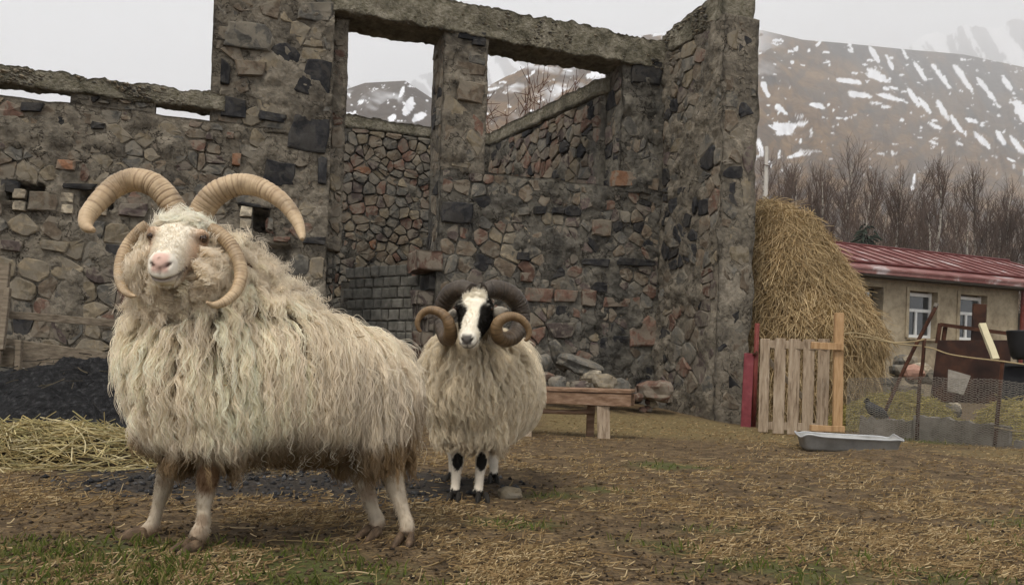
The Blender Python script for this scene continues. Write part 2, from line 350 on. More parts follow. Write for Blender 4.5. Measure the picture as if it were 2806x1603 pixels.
blobs = [(2395, 150, 9, 52, .55), (2440, 175, 7, 30, .5), (2520, 195, 8, 46, .6), (2575, 205, 9, 56, .7), (2640, 215, 10, 60, .65), (2705, 250, 10, 62, .7), (2760, 230, 9, 50, .6), (2795, 300, 22, 46, .5), (2330, 125, 6, 22, .5), (2480, 150, 6, 24, .5), (905, 290, 40, 9, .1), (950, 315, 34, 8, .2), (990, 280, 16, 10, .4), (1120, 290, 14, 46, -.5), (1150, 320, 26, 12, .5), (1075, 325, 16, 12, .6), (1100, 255, 8, 26, -.3), (930, 255, 26, 5, .1), (2500, 262, 9, 40, .6), (2535, 290, 8, 34, .7), (2585, 305, 10, 44, .6), (2620, 340, 9, 40, .7), (2660, 330, 22, 7, -.3), (2690, 385, 10, 42, .8), (2740, 375, 8, 30, .6), (2790, 400, 10, 46, .7), (2560, 345, 26, 6, -.4), (2450, 242, 24, 7, -.3), (2630, 395, 18, 5, -.4), (2772, 440, 24, 5, -.4), (2470, 330, 12, 5, -.2), (2150, 352, 46, 24, 0), (2195, 340, 26, 7, .2), (2098, 245, 9, 30, .45), (2140, 300, 9, 26, .9), (2240, 290, 30, 8, -.2), (2232, 106, 16, 13, 0), (2245, 118, 20, 6, 1), (2265, 145, 12, 4, 0), (2400, 208, 46, 19, -.35), (2318, 222, 44, 10, -.1), (2350, 260, 42, 11, -.15), (2440, 268, 44, 10, -.2), (2395, 283, 22, 5, 0), (2430, 294, 20, 6, 0), (2425, 243, 16, 7, 0),
         (2182, 136, 9, 9, .8), (2217, 138, 7, 6, .8), (2127, 112, 12, 5, 0), (2150, 92, 9, 4, 0), (2170, 173, 8, 9, 0), (2198, 321, 10, 5, 0), (2180, 427, 34, 8, .3), (2085, 410, 8, 32, .3), (2135, 425, 7, 18, -.2), (2194, 385, 7, 8, 0), (2330, 140, 14, 6, -.5), (2370, 178, 9, 4, 0), (2110, 450, 6, 14, 0), (2505, 490, 5, 22, -.1), (2500, 515, 6, 8, 0),
         (1420, 190, 26, 5, .3), (1380, 206, 46, 9, .35), (1450, 168, 50, 8, .3), (1345, 245, 26, 5, .2), (1535, 158, 36, 7, -.1), (1640, 195, 46, 20, .5), (1660, 180, 30, 22, .4), (1332, 312, 9, 6, 0), (1382, 226, 9, 4, 0), (1340, 262, 14, 4, .2), (2560, 330, 10, 5, 0)]
sn = sstep(.22, .34, angblob(AR, E_, blobs, wob * .62))
high = sstep(.33, .41, E_ + (fbm(np.stack([AR * 30 + E_ * 40, E_ * 60, AR * 0], 1), 4, 44) - .5) * .2) * sstep(.33, .25, AR) * .9
sn = np.maximum(sn, high * sstep(.46, .52, fbm(np.stack([AR * 60 - E_ * 50, E_ * 90, AR * 0], 1), 4, 45)))
sn = np.maximum(sn, sstep(.74, .76, fbm(np.stack([AR * 150, E_ * 240, AR * 0], 1), 3, 47)) * sstep(.2, .3, E_))
rk = sstep(.55, .68, fbm(np.stack([AR * 45 - E_ * 30, E_ * 70 + AR * 20, AR * 0], 1), 4, 51)) * .6
rk = np.maximum(rk, sstep(.52, .64, fbm(np.stack([AR * 70 - E_ * 60 + 3, E_ * 55 + AR * 45, AR * 0], 1), 5, 58)) * .5)
rk = np.maximum(rk, sstep(.5, .62, fbm(np.stack([AR * 90, E_ * 120, AR * 0], 1), 3, 52)) * sstep(.30, .2, E_) * .9)
rk = np.maximum(rk, sstep(.5, .9, angblob(AR, E_, [(2750, 395, 130, 16, -.55), (2380, 305, 60, 14, .1), (2110, 215, 60, 40, -.4)], wob * .4)))
oa, oe = skyl([(1900, 60), (2090, 100), (2300, 172), (2470, 270), (2640, 350), (2806, 430), (3300, 640)])
up_ = sstep(-.004, .02, E_ - np.interp(AR, oa, oe) + (fbm(np.stack([AR * 60, E_ * 60, AR * 0], 1), 3, 57) - .5) * .05) * sstep(.30, .34, AR)
rk = np.maximum(rk, up_ * (.55 + .6 * sstep(.4, .6, fbm(np.stack([AR * 80 + E_ * 60, E_ * 30, AR * 0], 1), 4, 59)))).clip(0, 1)
rk = np.maximum(rk, sstep(-.09, -.11, AR) * sstep(-.3, -.25, AR) * .8)
M['hill'] = mat('dry_hill_grass', [(.3, (.09, .052, .026)), (.5, (.165, .1, .047)), (.7, (.225, .143, .068))], .014, 9, bump=.6, bscale=.06, bdist=8, dist=.4, ramp2=(.09, [(.3, (.5, .48, .46)), (.55, (1, 1, 1)), (.75, (1.2, 1.15, 1.05))], 'MULTIPLY', .85),
                amix=[('rock', [(.3, (.035, .032, .031)), (.7, (.085, .074, .066))], .05), ('snow', [(.3, (.78, .8, .84)), (.7, (.86, .87, .9))], .1)])
def gridF(nc, nr):
    i = np.arange(nc * nr).reshape(nr, nc); return np.stack([i[:-1, :-1], i[:-1, 1:], i[1:, 1:], i[1:, :-1]], -1).reshape(-1, 4)
o = mesh('hillside', np.stack([AR * Y, Y, Z], 1), gridF(ncol, len(tv)), M['hill'], smooth=True, attrs={'snow': sn, 'rock': rk})
setp(o, 'brown grassy hillside with patches of melting snow behind the ruin', None, None, 'structure')
ztop = Z.max()
# far snowy mountain
nrow = 220
av = np.concatenate([np.linspace(-1.2, -.42, 60), np.linspace(-.415, .68, 900), np.linspace(.69, 1.2, 50)]); ncol = len(av); tv = np.concatenate([np.linspace(0, 1, nrow), 1 + np.linspace(.03, .5, 10)])
A, Tt = np.meshgrid(av, tv); AR, TR = A.ravel(), Tt.ravel(); tt = np.minimum(TR, 1)
Y = 1000 + 3900 * tt ** 1.6 + np.maximum(TR - 1, 0) * 3000
et = .40 + .13 * (fbm(np.stack([AR * 7, AR * 0, AR * 0], 1), 4, 60) - .5) + np.interp(AR, [-1.2, -.35, -.2, .1, .62, 1.2], [-.15, -.13, -.05, -.01, .01, -.01])
E_ = .10 + (et - .10) * tt ** .8
wv = fbm(np.stack([AR * 6, tt * 3, AR * 0 + 1], 1), 3, 61)
r1 = 1 - np.abs(2 * fbm(np.stack([AR * 11 + wv * 1.5 + tt * 1.0, tt * 1.6, AR * 0], 1), 4, 62) - 1)
r2 = 1 - np.abs(2 * fbm(np.stack([AR * 34 + wv * 4 + tt * 3, tt * 5, AR * 0], 1), 4, 63) - 1)
E_ = E_ + ((r1 - .7) * .05 + (r2 - .7) * .02) * np.sin(np.pi * np.clip(tt, .02, .9)) ** .5
Z = EYE + Y * E_ - np.maximum(TR - 1, 0) * 2200
gul = fbm(np.stack([AR * 75 + wv * 8 + E_ * 52, E_ * 14, AR * 0], 1), 5, 64) + (fbm(np.stack([AR * 190, E_ * 150, AR * 0], 1), 3, 66) - .5) * .3
lev = np.interp(AR, [-1, -.3, -.1, .1, .28, .36, .5, .65], [.5, .5, .52, .53, .5, .57, .565, .53]) + .035 - sstep(.36, .43, E_) * .06
sn = sstep(-.012, .02, gul - lev)
rk = sstep(.42, .55, fbm(np.stack([AR * 22 + E_ * 10, E_ * 18, AR * 0], 1), 4, 65) + sstep(.22, .36, E_) * .12)
M['far'] = mat('mountain_rock', [(.3, (.08, .053, .033)), (.7, (.15, .102, .06))], .006, 8, bump=.8, bscale=.03, bdist=25,
               amix=[('rock', [(.3, (.03, .028, .028)), (.7, (.07, .063, .058))], .02), ('snow', [(.3, (.8, .82, .86)), (.7, (.88, .89, .92))], .02)])
o = mesh('mountain', np.stack([AR * Y, Y, Z], 1), gridF(ncol, len(tv)), M['far'], smooth=True, attrs={'snow': sn, 'rock': rk})
setp(o, 'rocky mountain streaked with snow gullies fading into low cloud', None, None, 'structure')
ztop = max(ztop, Z.max()) + 20
hz = bpy.data.materials.new('mountain_air'); hz.use_nodes = True; hz.node_tree.nodes.clear()
ho = hz.node_tree.nodes.new('ShaderNodeOutputMaterial'); hv = hz.node_tree.nodes.new('ShaderNodeVolumePrincipled')
hv.inputs['Color'].default_value = (.95, .96, .98, 1); hv.inputs['Density'].default_value = .0004; hv.inputs['Anisotropy'].default_value = 0.0
hz.node_tree.links.new(hv.outputs[0], ho.inputs['Volume'])
x0, x1, y0, y1, z0, z1 = -8000, 8000, -400, 8500, -4, ztop
o = mesh('haze', [(x, y, z) for z in (z0, z1) for y in (y0, y1) for x in (x0, x1)], [(0, 2, 3, 1), (4, 5, 7, 6), (0, 1, 5, 4), (2, 6, 7, 3), (0, 4, 6, 2), (1, 3, 7, 5)], hz)
setp(o, 'pale misty air and low cloud over the mountains', None, None, 'stuff')

# ================================================================ the ruin
RUIN = empty('ruined_building', CORNER + WL * 2.8, 'roofless ruined rubble stone building with empty window openings behind the rams', 'ruin')
STONES = []                                       # (area seen, verts, faces, material, parent)
def clip(poly, px, py, nxx, nyy):
    r = []; n = len(poly)
    for i in range(n):
        a = poly[i]; b = poly[(i + 1) % n]; da = (a[0] - px) * nxx + (a[1] - py) * nyy; db = (b[0] - px) * nxx + (b[1] - py) * nyy
        if da <= 0: r.append(a)
        if da * db < 0: t = da / (da - db); r.append((a[0] + (b[0] - a[0]) * t, a[1] + (b[1] - a[1]) * t))
    return r
def add_stone(poly, mapf, proud, mi, parent, gap=.012, round_=True, depth=.07):
    c = np.mean(poly, axis=0); q = []
    n = len(poly)
    for i in range(n):
        a = np.array(poly[i]); b = np.array(poly[(i + 1) % n])
        if round_: q += [a * .85 + b * .15, a * .2 + b * .8]
        else: q += [a * .93 + b * .07, a * .5 + b * .5]
    q = np.array(q)
    if len(q) > 11: q = q[np.linspace(0, len(q) - 1, 11).astype(int)]
    rr = np.linalg.norm(q - c, axis=1, keepdims=True); m = rr.mean()
    if m < .025: return
    q = c + (q - c) * (1 - np.minimum(gap / rr, .5)) * (1 + RNG.uniform(-.07, .07, (len(q), 1)))
    n = len(q); be = min(.012, m * .12); tlt = RNG.normal(0, .022, 2)
    def lay(pts, nn): return mapf(pts[:, 0], nn + (pts - c) @ tlt, pts[:, 1])
    q2 = c + (q - c) * .9
    V = np.vstack([lay(q, np.full(n, -depth)), lay(q, np.full(n, proud - be) + RNG.normal(0, .004, n)), lay(q2, np.full(n, proud) + RNG.normal(0, .005, n)), mapf(np.array([c[0]]), np.array([proud + .004]), np.array([c[1]]))])
    F = []
    for k in (0, 1):
        for i in range(n): F.append((k * n + i, k * n + (i + 1) % n, (k + 1) * n + (i + 1) % n, (k + 1) * n + i))
    for i in range(n): F.append((2 * n + i, 2 * n + (i + 1) % n, 3 * n))
    cen = V.mean(0); area = abs(sum(q[i][0] * q[(i + 1) % n][1] - q[(i + 1) % n][0] * q[i][1] for i in range(n))) / 2
    STONES.append((area / cen[1] ** 2, V, F, mi, parent, random.random()))
def masonry(parent, mapf, s0, s1, z0, z1, hr, wr, pal, gap=(.006, .022), proud=(-.008, .022), explicit=(), skip=None, jit=.3, keep=1.0, rnd=True, extra=.18):
    pts = []; z = z0 - hr[0]
    while z < z1 + hr[1]:
        h = random.uniform(*hr); s = s0 - random.uniform(0, wr[1]) - wr[1]
        while s < s1 + wr[1]:
            ww = random.uniform(*wr); pts.append((s + ww / 2 + random.uniform(-jit, jit) * ww * .5, z + h / 2 + random.uniform(-jit, jit) * h * .6)); s += ww
        z += h
    pts += [(random.uniform(s0, s1), random.uniform(z0, z1)) for _ in range(int(len(pts) * extra))]
    A = np.array(pts)
    ex = [(min(p[0] for p in e), max(p[0] for p in e), min(p[1] for p in e), max(p[1] for p in e)) for e, _ in explicit]
    for i, p in enumerate(pts):
        if not (s0 < p[0] < s1 and z0 < p[1] < z1): continue
        if skip and skip(*p): continue
        if random.random() > keep: continue
        if any(a - .03 < p[0] < b + .03 and c - .03 < p[1] < d + .03 for a, b, c, d in ex): continue
        d2 = ((A - A[i]) ** 2).sum(1); R = wr[1] + hr[1]
        poly = [(p[0] - R, p[1] - R), (p[0] + R, p[1] - R), (p[0] + R, p[1] + R), (p[0] - R, p[1] + R)]
        for j in np.argsort(d2)[1:22]:
            q = pts[j]; poly = clip(poly, (p[0] + q[0]) / 2, (p[1] + q[1]) / 2, q[0] - p[0], q[1] - p[1])
        for (a, b, nxx, nyy) in ((s0 + .01, 0, -1, 0), (s1 - .01, 0, 1, 0), (0, z0, 0, -1), (0, z1 - .01, 0, 1)): poly = clip(poly, a, b, nxx, nyy)
        if len(poly) < 3: continue
        mi = random.choices([k for k, _ in pal], [v for _, v in pal])[0]
        add_stone(poly, mapf, random.uniform(*proud), mi, parent, random.uniform(*gap), round_=rnd)
    for e, mi in explicit: add_stone(e, mapf, .034, mi, parent, .003, round_=False)
def rock_box(name, mapf, s0, s1, n0, n1, z0, z1, m, parent, res=.028, amp=.011, freq=7, recess=(), amp2=.009, seed=3, cut=None, smear=0.0, sink=0.0):
    """a block of wall as a closed, finely divided and roughened box; recess: (s0,s1,z0,z1,depth) pushed into its front"""
    g = lambda a, b: np.linspace(a, b, max(2, int(round((b - a) / res)) + 1))
    S, Nn, Zz = g(s0, s1), np.linspace(n0, n1, max(3, int((n1 - n0) / .07) + 1)), g(z0, z1); V = []; F = []; base = 0
    def face(a, b, fn):
        nonlocal base
        i = np.arange(len(a) * len(b)).reshape(len(b), len(a)) + base
        aa, bb = np.meshgrid(a, b); V.append(fn(aa.ravel(), bb.ravel())); base += aa.size
        F.append(np.stack([i[:-1, :-1], i[:-1, 1:], i[1:, 1:], i[1:, :-1]], -1).reshape(-1, 4))
    C_ = lambda v, like: np.full_like(like, v)
    face(S, Zz, lambda a, b: np.stack([a, C_(n1, a), b], 1)); face(S, Zz, lambda a, b: np.stack([a, C_(n0, a), b], 1))
    face(Nn, Zz, lambda a, b: np.stack([C_(s0, a), a, b], 1)); face(Nn, Zz, lambda a, b: np.stack([C_(s1, a), a, b], 1))
    face(S, Nn, lambda a, b: np.stack([a, b, C_(z0, a)], 1)); face(S, Nn, lambda a, b: np.stack([a, b, C_(z1, a)], 1))
    V = np.vstack(V); F = np.vstack(F)
    key, inv = np.unique(np.round(V * 2000).astype(np.int64), axis=0, return_inverse=True); inv = inv.ravel()
    W = np.zeros((len(key), 3)); W[inv] = V; F = inv[F]
    D = np.stack([fbm(W * freq + 31.7 * k, 3, seed + k) - .5 for k in range(3)], 1) * 2 * amp + np.stack([fbm(W * 1.6 + 11.7 * k, 2, seed + 5 + k) - .5 for k in range(3)], 1) * 2 * amp2
    front = np.abs(W[:, 1] - n1) < 1e-4
    pat = fbm(W * 3.1, 5, seed + 9, .62)                      # where mortar was smeared thick over the stones, and where it has fallen out
    D[front, 1] += np.where(pat > .5, (pat - .5) * smear * 2.0, (pat - .5) * smear * .8)[front] - sink
    for (a, b, c, d, dep) in recess:
        inn = front & (W[:, 0] > a) & (W[:, 0] < b) & (W[:, 2] > c) & (W[:, 2] < d); D[inn, 1] -= dep
    W2 = W + D
    if cut is not None: W2 = cut(W2, W)
    return mesh(name, mapf(W2[:, 0], W2[:, 1], W2[:, 2]), F, m, parent, smooth=True)
def fmap(s, n, z): return CORNER + np.outer(s, WL) + np.outer(n, NF) + np.outer(z, UP)
def quad(pts, n=0.0): return [wsz(x, y, n) for x, y in pts]
def r5(pts): return quad([(560 + x * .5494, y * .5494) for x, y in pts])
def r6(pts): return quad([(1250 + x * .4808, y * .4808) for x, y in pts])
def r4(pts): return quad([(x * .618, 160 + y * .618) for x, y in pts])
def rx(pts, box, sc): return quad([(box[0] + x * sc, box[1] + y * sc) for x, y in pts])
# ---- left wall with the tall pier on its right
fw = empty('front_wall', (0, 0, 0)); fw.parent = RUIN
DARK, GREY, RED, TAN, BRN, ORA, TUF, PLU = range(8)
vent = [(7.36, 7.7, 2.16, 2.36, .3), (6.72, 7.02, 2.16, 2.34, .3), (5.08, 5.27, 2.06, 2.32, .4), (4.85, 5.23, 1.72, 1.93, .13)]
ex = [(r5([(510, 300), (635, 305), (630, 500), (435, 465)]), DARK), (r5([(440, 575), (622, 590), (618, 772), (408, 750)]), DARK), (r5([(300, 798), (450, 815), (460, 930), (288, 925)]), DARK), (r5([(80, 290), (132, 330), (127, 422), (80, 425)]), DARK),
      (r5([(80, 475), (205, 500), (212, 590), (80, 590)]), DARK), (r5([(268, 552), (410, 575), (402, 615), (272, 602)]), DARK), (r5([(562, 785), (614, 782), (610, 925), (566, 925)]), DARK), (r5([(556, 515), (628, 525), (626, 562), (550, 558)]), GREY),
      (r5([(110, 110), (300, 120), (350, 200), (340, 262), (100, 236)]), GREY), (r5([(470, 20), (640, 10), (640, 120), (468, 100)]), GREY), (r5([(140, 300), (310, 310), (300, 380), (170, 385)]), BRN), (r5([(500, 1186), (604, 1180), (606, 1225), (490, 1215)]), DARK), (r5([(135, 768), (185, 765), (182, 830), (138, 828)]), ORA),
      (r5([(8, 660), (50, 665), (45, 700), (5, 700)]), PLU), (r5([(110, 660), (150, 668), (145, 695), (105, 692)]), RED), (r5([(340, 1180), (430, 1180), (425, 1210), (345, 1205)]), RED), (r5([(170, 1005), (350, 1030), (350, 1052), (165, 1022)]), DARK),
      (r4([(88, 195), (195, 200), (190, 240), (90, 240)]), DARK), (r4([(405, 280), (470, 290), (465, 318), (405, 315)]), DARK), (r4([(250, 450), (340, 455), (340, 500), (248, 495)]), ORA), (r4([(0, 535), (90, 545), (88, 598), (0, 596)]), DARK), (r4([(270, 556), (440, 556), (415, 585), (275, 580)]), DARK),
      (r4([(55, 578), (118, 582), (118, 624), (56, 624)]), TUF), (r4([(55, 632), (118, 632), (118, 678), (56, 676)]), TUF), (r4([(270, 595), (328, 597), (328, 642), (270, 640)]), TUF), (r4([(270, 648), (328, 648), (328, 692), (270, 690)]), TUF), (r4([(425, 655), (476, 655), (476, 700), (428, 698)]), TUF),
      (r4([(122, 590), (262, 590), (262, 680), (122, 680)]), BRN), (r5([(180, 1030), (238, 1036), (238, 1085), (176, 1082)]), TUF), (r5([(176, 1092), (236, 1092), (232, 1145), (176, 1140)]), TUF), (r5([(318, 1088), (344, 1088), (342, 1150), (312, 1148)]), GREY), (r4([(525, 645), (655, 642), (650, 705), (522, 700)]), PLU), (r4([(0, 805), (105, 812), (100, 862), (0, 850)]), PLU), (r4([(170, 800), (310, 815), (300, 865), (180, 850)]), TAN)]
def infvent(s, z): return any(a - .05 < s < b + .05 and c - .04 < z < d + .04 for a, b, c, d, _ in vent)
lw = rock_box('wall_core', fmap, 4.43, 8.8, -.42, 0, -.3, 3.25, M['mortar'], fw, recess=vent, seed=3, smear=.12, sink=.007)
pc = rock_box('wall_core', fmap, 4.43, 5.76, -.5, .004, 3.2, 5.3, M['mortar'], fw, seed=9, smear=.12, sink=.007)
palL = [(DARK, .5), (GREY, 3), (RED, 1.3), (TAN, 4.5), (BRN, 4), (ORA, .12), (PLU, 1)]
masonry(fw, fmap, 4.45, 8.6, .1, 3.24, (.09, .24), (.12, .42), palL, explicit=ex, skip=infvent, proud=(-.006, .012), gap=(.003, .013), keep=.98, jit=.26)
masonry(fw, fmap, 4.45, 5.74, 3.24, 5.3, (.14, .3), (.2, .55), [(GREY, 3), (BRN, 2), (TAN, 3), (DARK, .4)], explicit=[e for e in ex if np.mean([p[1] for p in e[0]]) > 3.2 and 4.4 < np.mean([p[0] for p in e[0]]) < 5.8], proud=(-.006, .01), keep=.96, gap=(.003, .013), rnd=False, jit=.2)
rock_box('jamb', fmap, 4.24, 4.44, -.5, -.16, 1.93, 4.7, M['mortar'], fw, seed=12, smear=.12, sink=.007, amp=.018)
masonry(fw, lambda s, n, z: fmap(s, n - .16, z), 4.25, 4.42, 1.95, 4.6, (.16, .34), (.2, .3), [(BRN, 3), (RED, 1), (GREY, 1), (TAN, 1)], proud=(-.01, .02))
rock_box('jamb', fmap, 4.30, 4.44, -.5, -.2, -.2, 1.93, M['mortar_dark'], fw, seed=14, smear=.12, sink=.007, amp=.02)
masonry(fw, lambda s, n, z: fmap(s, n - .2, z), 4.31, 4.42, .2, 1.9, (.14, .26), (.13, .2), [(RED, 3), (PLU, 2), (GREY, 1)], proud=(0, .03))
# slots under the left ring beam
for a, b in ((7.15, 6.32),): rock_box('wall_core', fmap, b, a, -.19, -.01, 3.2, 3.38, M['mortar'], fw, seed=21, smear=.12, sink=.007)
masonry(fw, lambda s, n, z: fmap(s, n - .01, z), 6.33, 7.12, 3.25, 3.37, (.1, .14), (.12, .3), [(GREY, 2), (BRN, 2), (DARK, 1)])
def beamcut(seed):
    def f(W2, W):
        k = fbm(np.stack([W[:, 0] * 5, W[:, 1] * 5, W[:, 2] * 5], 1), 4, seed); W2 = W2.copy()
        top = np.abs(W[:, 2] - W[:, 2].max()) < .05; W2[top, 2] += (k[top] - .5) * .09 + (fbm(W[top] * 26, 2, seed + 6) - .5) * .05
        bot = (np.abs(W[:, 2] - W[:, 2].min()) < .05); W2[bot, 2] += (fbm(W[bot] * 7, 3, seed + 2) - .5) * .06 + (fbm(W[bot] * 31, 2, seed + 4) - .5) * .035
        return W2
    return f
rock_box('ring_beam', fmap, 5.6, 8.8, -.19, .03, 3.365, 3.55, M['concrete'], fw, seed=25, amp=.022, amp2=.03, cut=beamcut(71))
# ---- wall right of the doorway, window pier, corner pier
low_skip = lambda s, z: (s > 2.75 + .35 * math.sin(z * 4) and z < 1.75 and s > 2.95)
rw = empty('window_wall', (0, 0, 0)); rw.parent = RUIN
rock_box('wall_core', fmap, -.3, 3.10, -.5, 0, -.3, 3.05, M['mortar_dark'], rw, seed=33, smear=.12, sink=.007, amp=.014, amp2=.01)
R1 = lambda p: rx(p, (1400, 560), .467)
ex2 = [(r5([(1178, 1012), (1340, 1010), (1340, 1118), (1182, 1115)]), DARK), (R1([(80, 492), (250, 488), (240, 575), (85, 572)]), RED), (R1([(250, 500), (390, 505), (385, 575), (250, 575)]), RED), (R1([(412, 498), (500, 500), (500, 605), (415, 600)]), RED), (R1([(690, 740), (800, 655), (850, 670), (850, 830), (700, 838)]), RED), (R1([(190, 700), (370, 690), (370, 780), (250, 795)]), PLU),
       (R1([(590, 770), (680, 770), (680, 812), (592, 812)]), DARK), (R1([(470, 90), (590, 90), (585, 190), (475, 185)]), BRN), (R1([(615, 310), (850, 330), (850, 365), (615, 360)]), DARK), (R1([(410, 320), (580, 320), (580, 370), (412, 355)]), DARK), (R1([(30, 30), (100, 10), (110, 60), (40, 70)]), GREY), (R1([(135, 15), (205, 10), (205, 60), (140, 60)]), DARK), (R1([(240, 20), (310, 20), (310, 55), (240, 55)]), DARK),
       (R1([(30, 280), (110, 280), (110, 330), (30, 330)]), DARK), (R1([(540, 545), (700, 548), (695, 600), (540, 605)]), RED), (R1([(50, 400), (130, 400), (130, 460), (55, 455)]), RED), (r6([(890, 975), (1045, 985), (1045, 1065), (892, 1070)]), ORA), (r6([(770, 1255), (865, 1255), (860, 1345), (775, 1345)]), RED), (r6([(440, 1180), (510, 1180), (510, 1220), (440, 1225)]), DARK), (r6([(548, 1185), (612, 1190), (610, 1220), (548, 1218)]), DARK)]
masonry(rw, fmap, 0, 3.08, .05, 3.03, (.09, .22), (.12, .38), [(DARK, 1.3), (GREY, 3.4), (RED, 1.9), (BRN, 2.6), (TAN, .8), (PLU, 2.4)], explicit=ex2, proud=(-.006, .012), keep=.98, gap=(.003, .013), jit=.24)
rock_box('ledge_stone', fmap, 3.04, 3.36, -.45, .05, 1.76, 2.0, STN[RED], rw, seed=36, amp=.02)
for k in range(7):
    a = 3.05 + random.uniform(0, .16); zz = .5 + k * .17; rock_box('broken_stone', fmap, a - .1, a + .12, -.42, -.03 - .05 * random.random(), zz, zz + .17, STN[random.choice([RED, PLU, BRN, DARK])], rw, seed=40 + k, amp=.03, amp2=.04)
rock_box('window_pier', fmap, 2.52, 3.10, -.5, .005, 3.0, 4.72, M['mortar'], rw, seed=50, smear=.12, sink=.007, amp=.016)
masonry(rw, fmap, 2.53, 3.09, 3.06, 4.66, (.16, .34), (.28, .6), [(BRN, 3), (TAN, 3), (GREY, 2), (DARK, .6), (RED, .6)], explicit=[(r6([(5, 170), (172, 190), (172, 240), (5, 225)]), DARK), (r6([(90, 215), (168, 222), (168, 268), (85, 262)]), DARK), (r6([(5, 460), (158, 480), (155, 595), (5, 580)]), BRN)], proud=(-.008, .012), rnd=False, jit=.16, gap=(.003, .014))
lmap = lambda s, n, z: CORNER + WL * 3.10 + np.outer(n, WL) + np.outer(-np.asarray(s), NF) + np.outer(z, UP)
masonry(rw, lmap, .02, .48, 2.0, 4.66, (.15, .3), (.16, .4), [(DARK, 2), (BRN, 2), (GREY, 2)], proud=(-.01, .02))
rock_box('corner_pier', fmap, -.3, .63, -.5, .006, 3.0, 4.75, M['mortar_dark'], rw, seed=54, smear=.12, sink=.007, amp=.016)
masonry(rw, fmap, .01, .61, 3.06, 4.7, (.16, .34), (.25, .6), [(BRN, 3), (GREY, 3), (PLU, 1), (RED, 1)], explicit=[(r6([(1000, 330), (1180, 345), (1165, 492), (1000, 482)]), DARK)], proud=(-.008, .012), rnd=False, jit=.16, gap=(.003, .014))
lmap2 = lambda s, n, z: CORNER + WL * .63 + np.outer(n, WL) + np.outer(-np.asarray(s), NF) + np.outer(z, UP)
masonry(rw, lmap2, .02, .48, 3.05, 4.7, (.15, .3), (.16, .4), [(DARK, 2), (BRN, 1), (PLU, 2)], proud=(-.01, .02))
rock_box('lintel_beam', fmap, -.3, 4.46, -.5, .035, 4.70, 5.08, M['concrete'], rw, seed=57, amp=.03, amp2=.035, cut=beamcut(81))
def grit(par, mapf, s0, s1, z0, z1, n, seed, ntop=.35):
    rg = np.random.default_rng(seed); s = rg.uniform(s0, s1, n); tp = rg.random(n) < ntop; z = np.where(tp, z1 + rg.uniform(-.05, .0, n), rg.uniform(z0, z1, n)); nn_ = np.where(tp, rg.uniform(-.45, .02, n), rg.uniform(0, .035, n))
    cl_ = fbm(np.stack([s * 2.2, z * 3, s * 0], 1), 2, seed) > .5; s, z, nn_ = s[cl_], z[cl_], nn_[cl_]; k = len(s); r = rg.gamma(3, .0045, k) + .005
    base_ = np.array([(1, 0, 0), (-1, 0, 0), (0, 1, 0), (0, -1, 0), (0, 0, 1), (0, 0, -1.)]); bf = np.array([(0, 2, 4), (2, 1, 4), (1, 3, 4), (3, 0, 4), (2, 0, 5), (1, 2, 5), (3, 1, 5), (0, 3, 5)])
    V = mapf(s, nn_, z)[:, None] + base_[None] * r[:, None, None] * rg.uniform(.8, 1.15, (k, 6, 1)) * np.array((1, 1, .7)); F = (bf[None] + (np.arange(k) * 6)[:, None, None]).reshape(-1, 3)
    setp(mesh('aggregate', V.reshape(-1, 3), F, [STN[GREY], STN[TAN]], par, mi=np.repeat(rg.integers(0, 2, k), 8), attrs={'tint': np.repeat(rg.random(k), 6)}), kind='stuff')
grit(rw, fmap, -.05, 4.46, 4.70, 5.06, 2600, 3); grit(fw, fmap, 5.78, 8.6, 3.38, 3.53, 1100, 4, 0)
# ---- return wall that comes forward
tw = empty('return_wall', (0, 0, 0)); tw.parent = RUIN
rmap = lambda s, n, z: CORNER + np.outer(s, NF) + np.outer(n, WL) + np.outer(z, UP)
def retcut(W2, W):
    W2 = W2.copy(); k = fbm(W * np.array((3.5, 3.5, 3.5)), 4, 91)
    top = W[:, 2] > 5.1; W2[top, 2] += (k[top] - .45) * .16 + .05 * W[top, 0]
    rg = W[:, 1] < -.4; W2[rg, 1] += (fbm(W[rg] * 3, 3, 95) - .5) * .14
    return W2
rock_box('wall_core', rmap, 0, 1.4, -.5, 0, -.3, 4.95, M['mortar'], tw, seed=61, smear=.12, sink=.007, amp=.014, amp2=.01, cut=retcut)
rock_box('ring_beam', rmap, -.05, 1.36, -.45, .02, 4.9, 5.2, M['concrete'], tw, seed=64, amp=.03, cut=retcut)
grit(tw, rmap, 0, 1.36, 4.92, 5.2, 700, 5)
slab = lambda s, z: 1.9 < z < 3.1 and .05 < s < .95
masonry(tw, rmap, .02, 1.38, .1, 4.9, (.12, .26), (.18, .45), [(DARK, .9), (GREY, 2.6), (RED, 1.6), (BRN, 2.6), (TAN, .8), (PLU, 2)], skip=slab, proud=(-.006, .014), keep=.98, gap=(.003, .013), jit=.26)
masonry(tw, rmap, .05, .95, 1.95, 3.1, (.1, .16), (.3, .6), [(DARK, 3), (GREY, .7)], proud=(.005, .04), gap=(.01, .03), jit=.15)
emap = lambda s, n, z: CORNER + NF * 1.4 + np.outer(np.asarray(s), -WL) + np.outer(n, NF) + np.outer(z, UP)
masonry(tw, emap, .01, .47, .05, 4.95, (.16, .36), (.24, .5), [(GREY, 3), (BRN, 2.4), (TAN, 1.6), (DARK, .8), (PLU, .6)], proud=(-.012, .012), gap=(.004, .02), keep=.9, rnd=False, jit=.16)
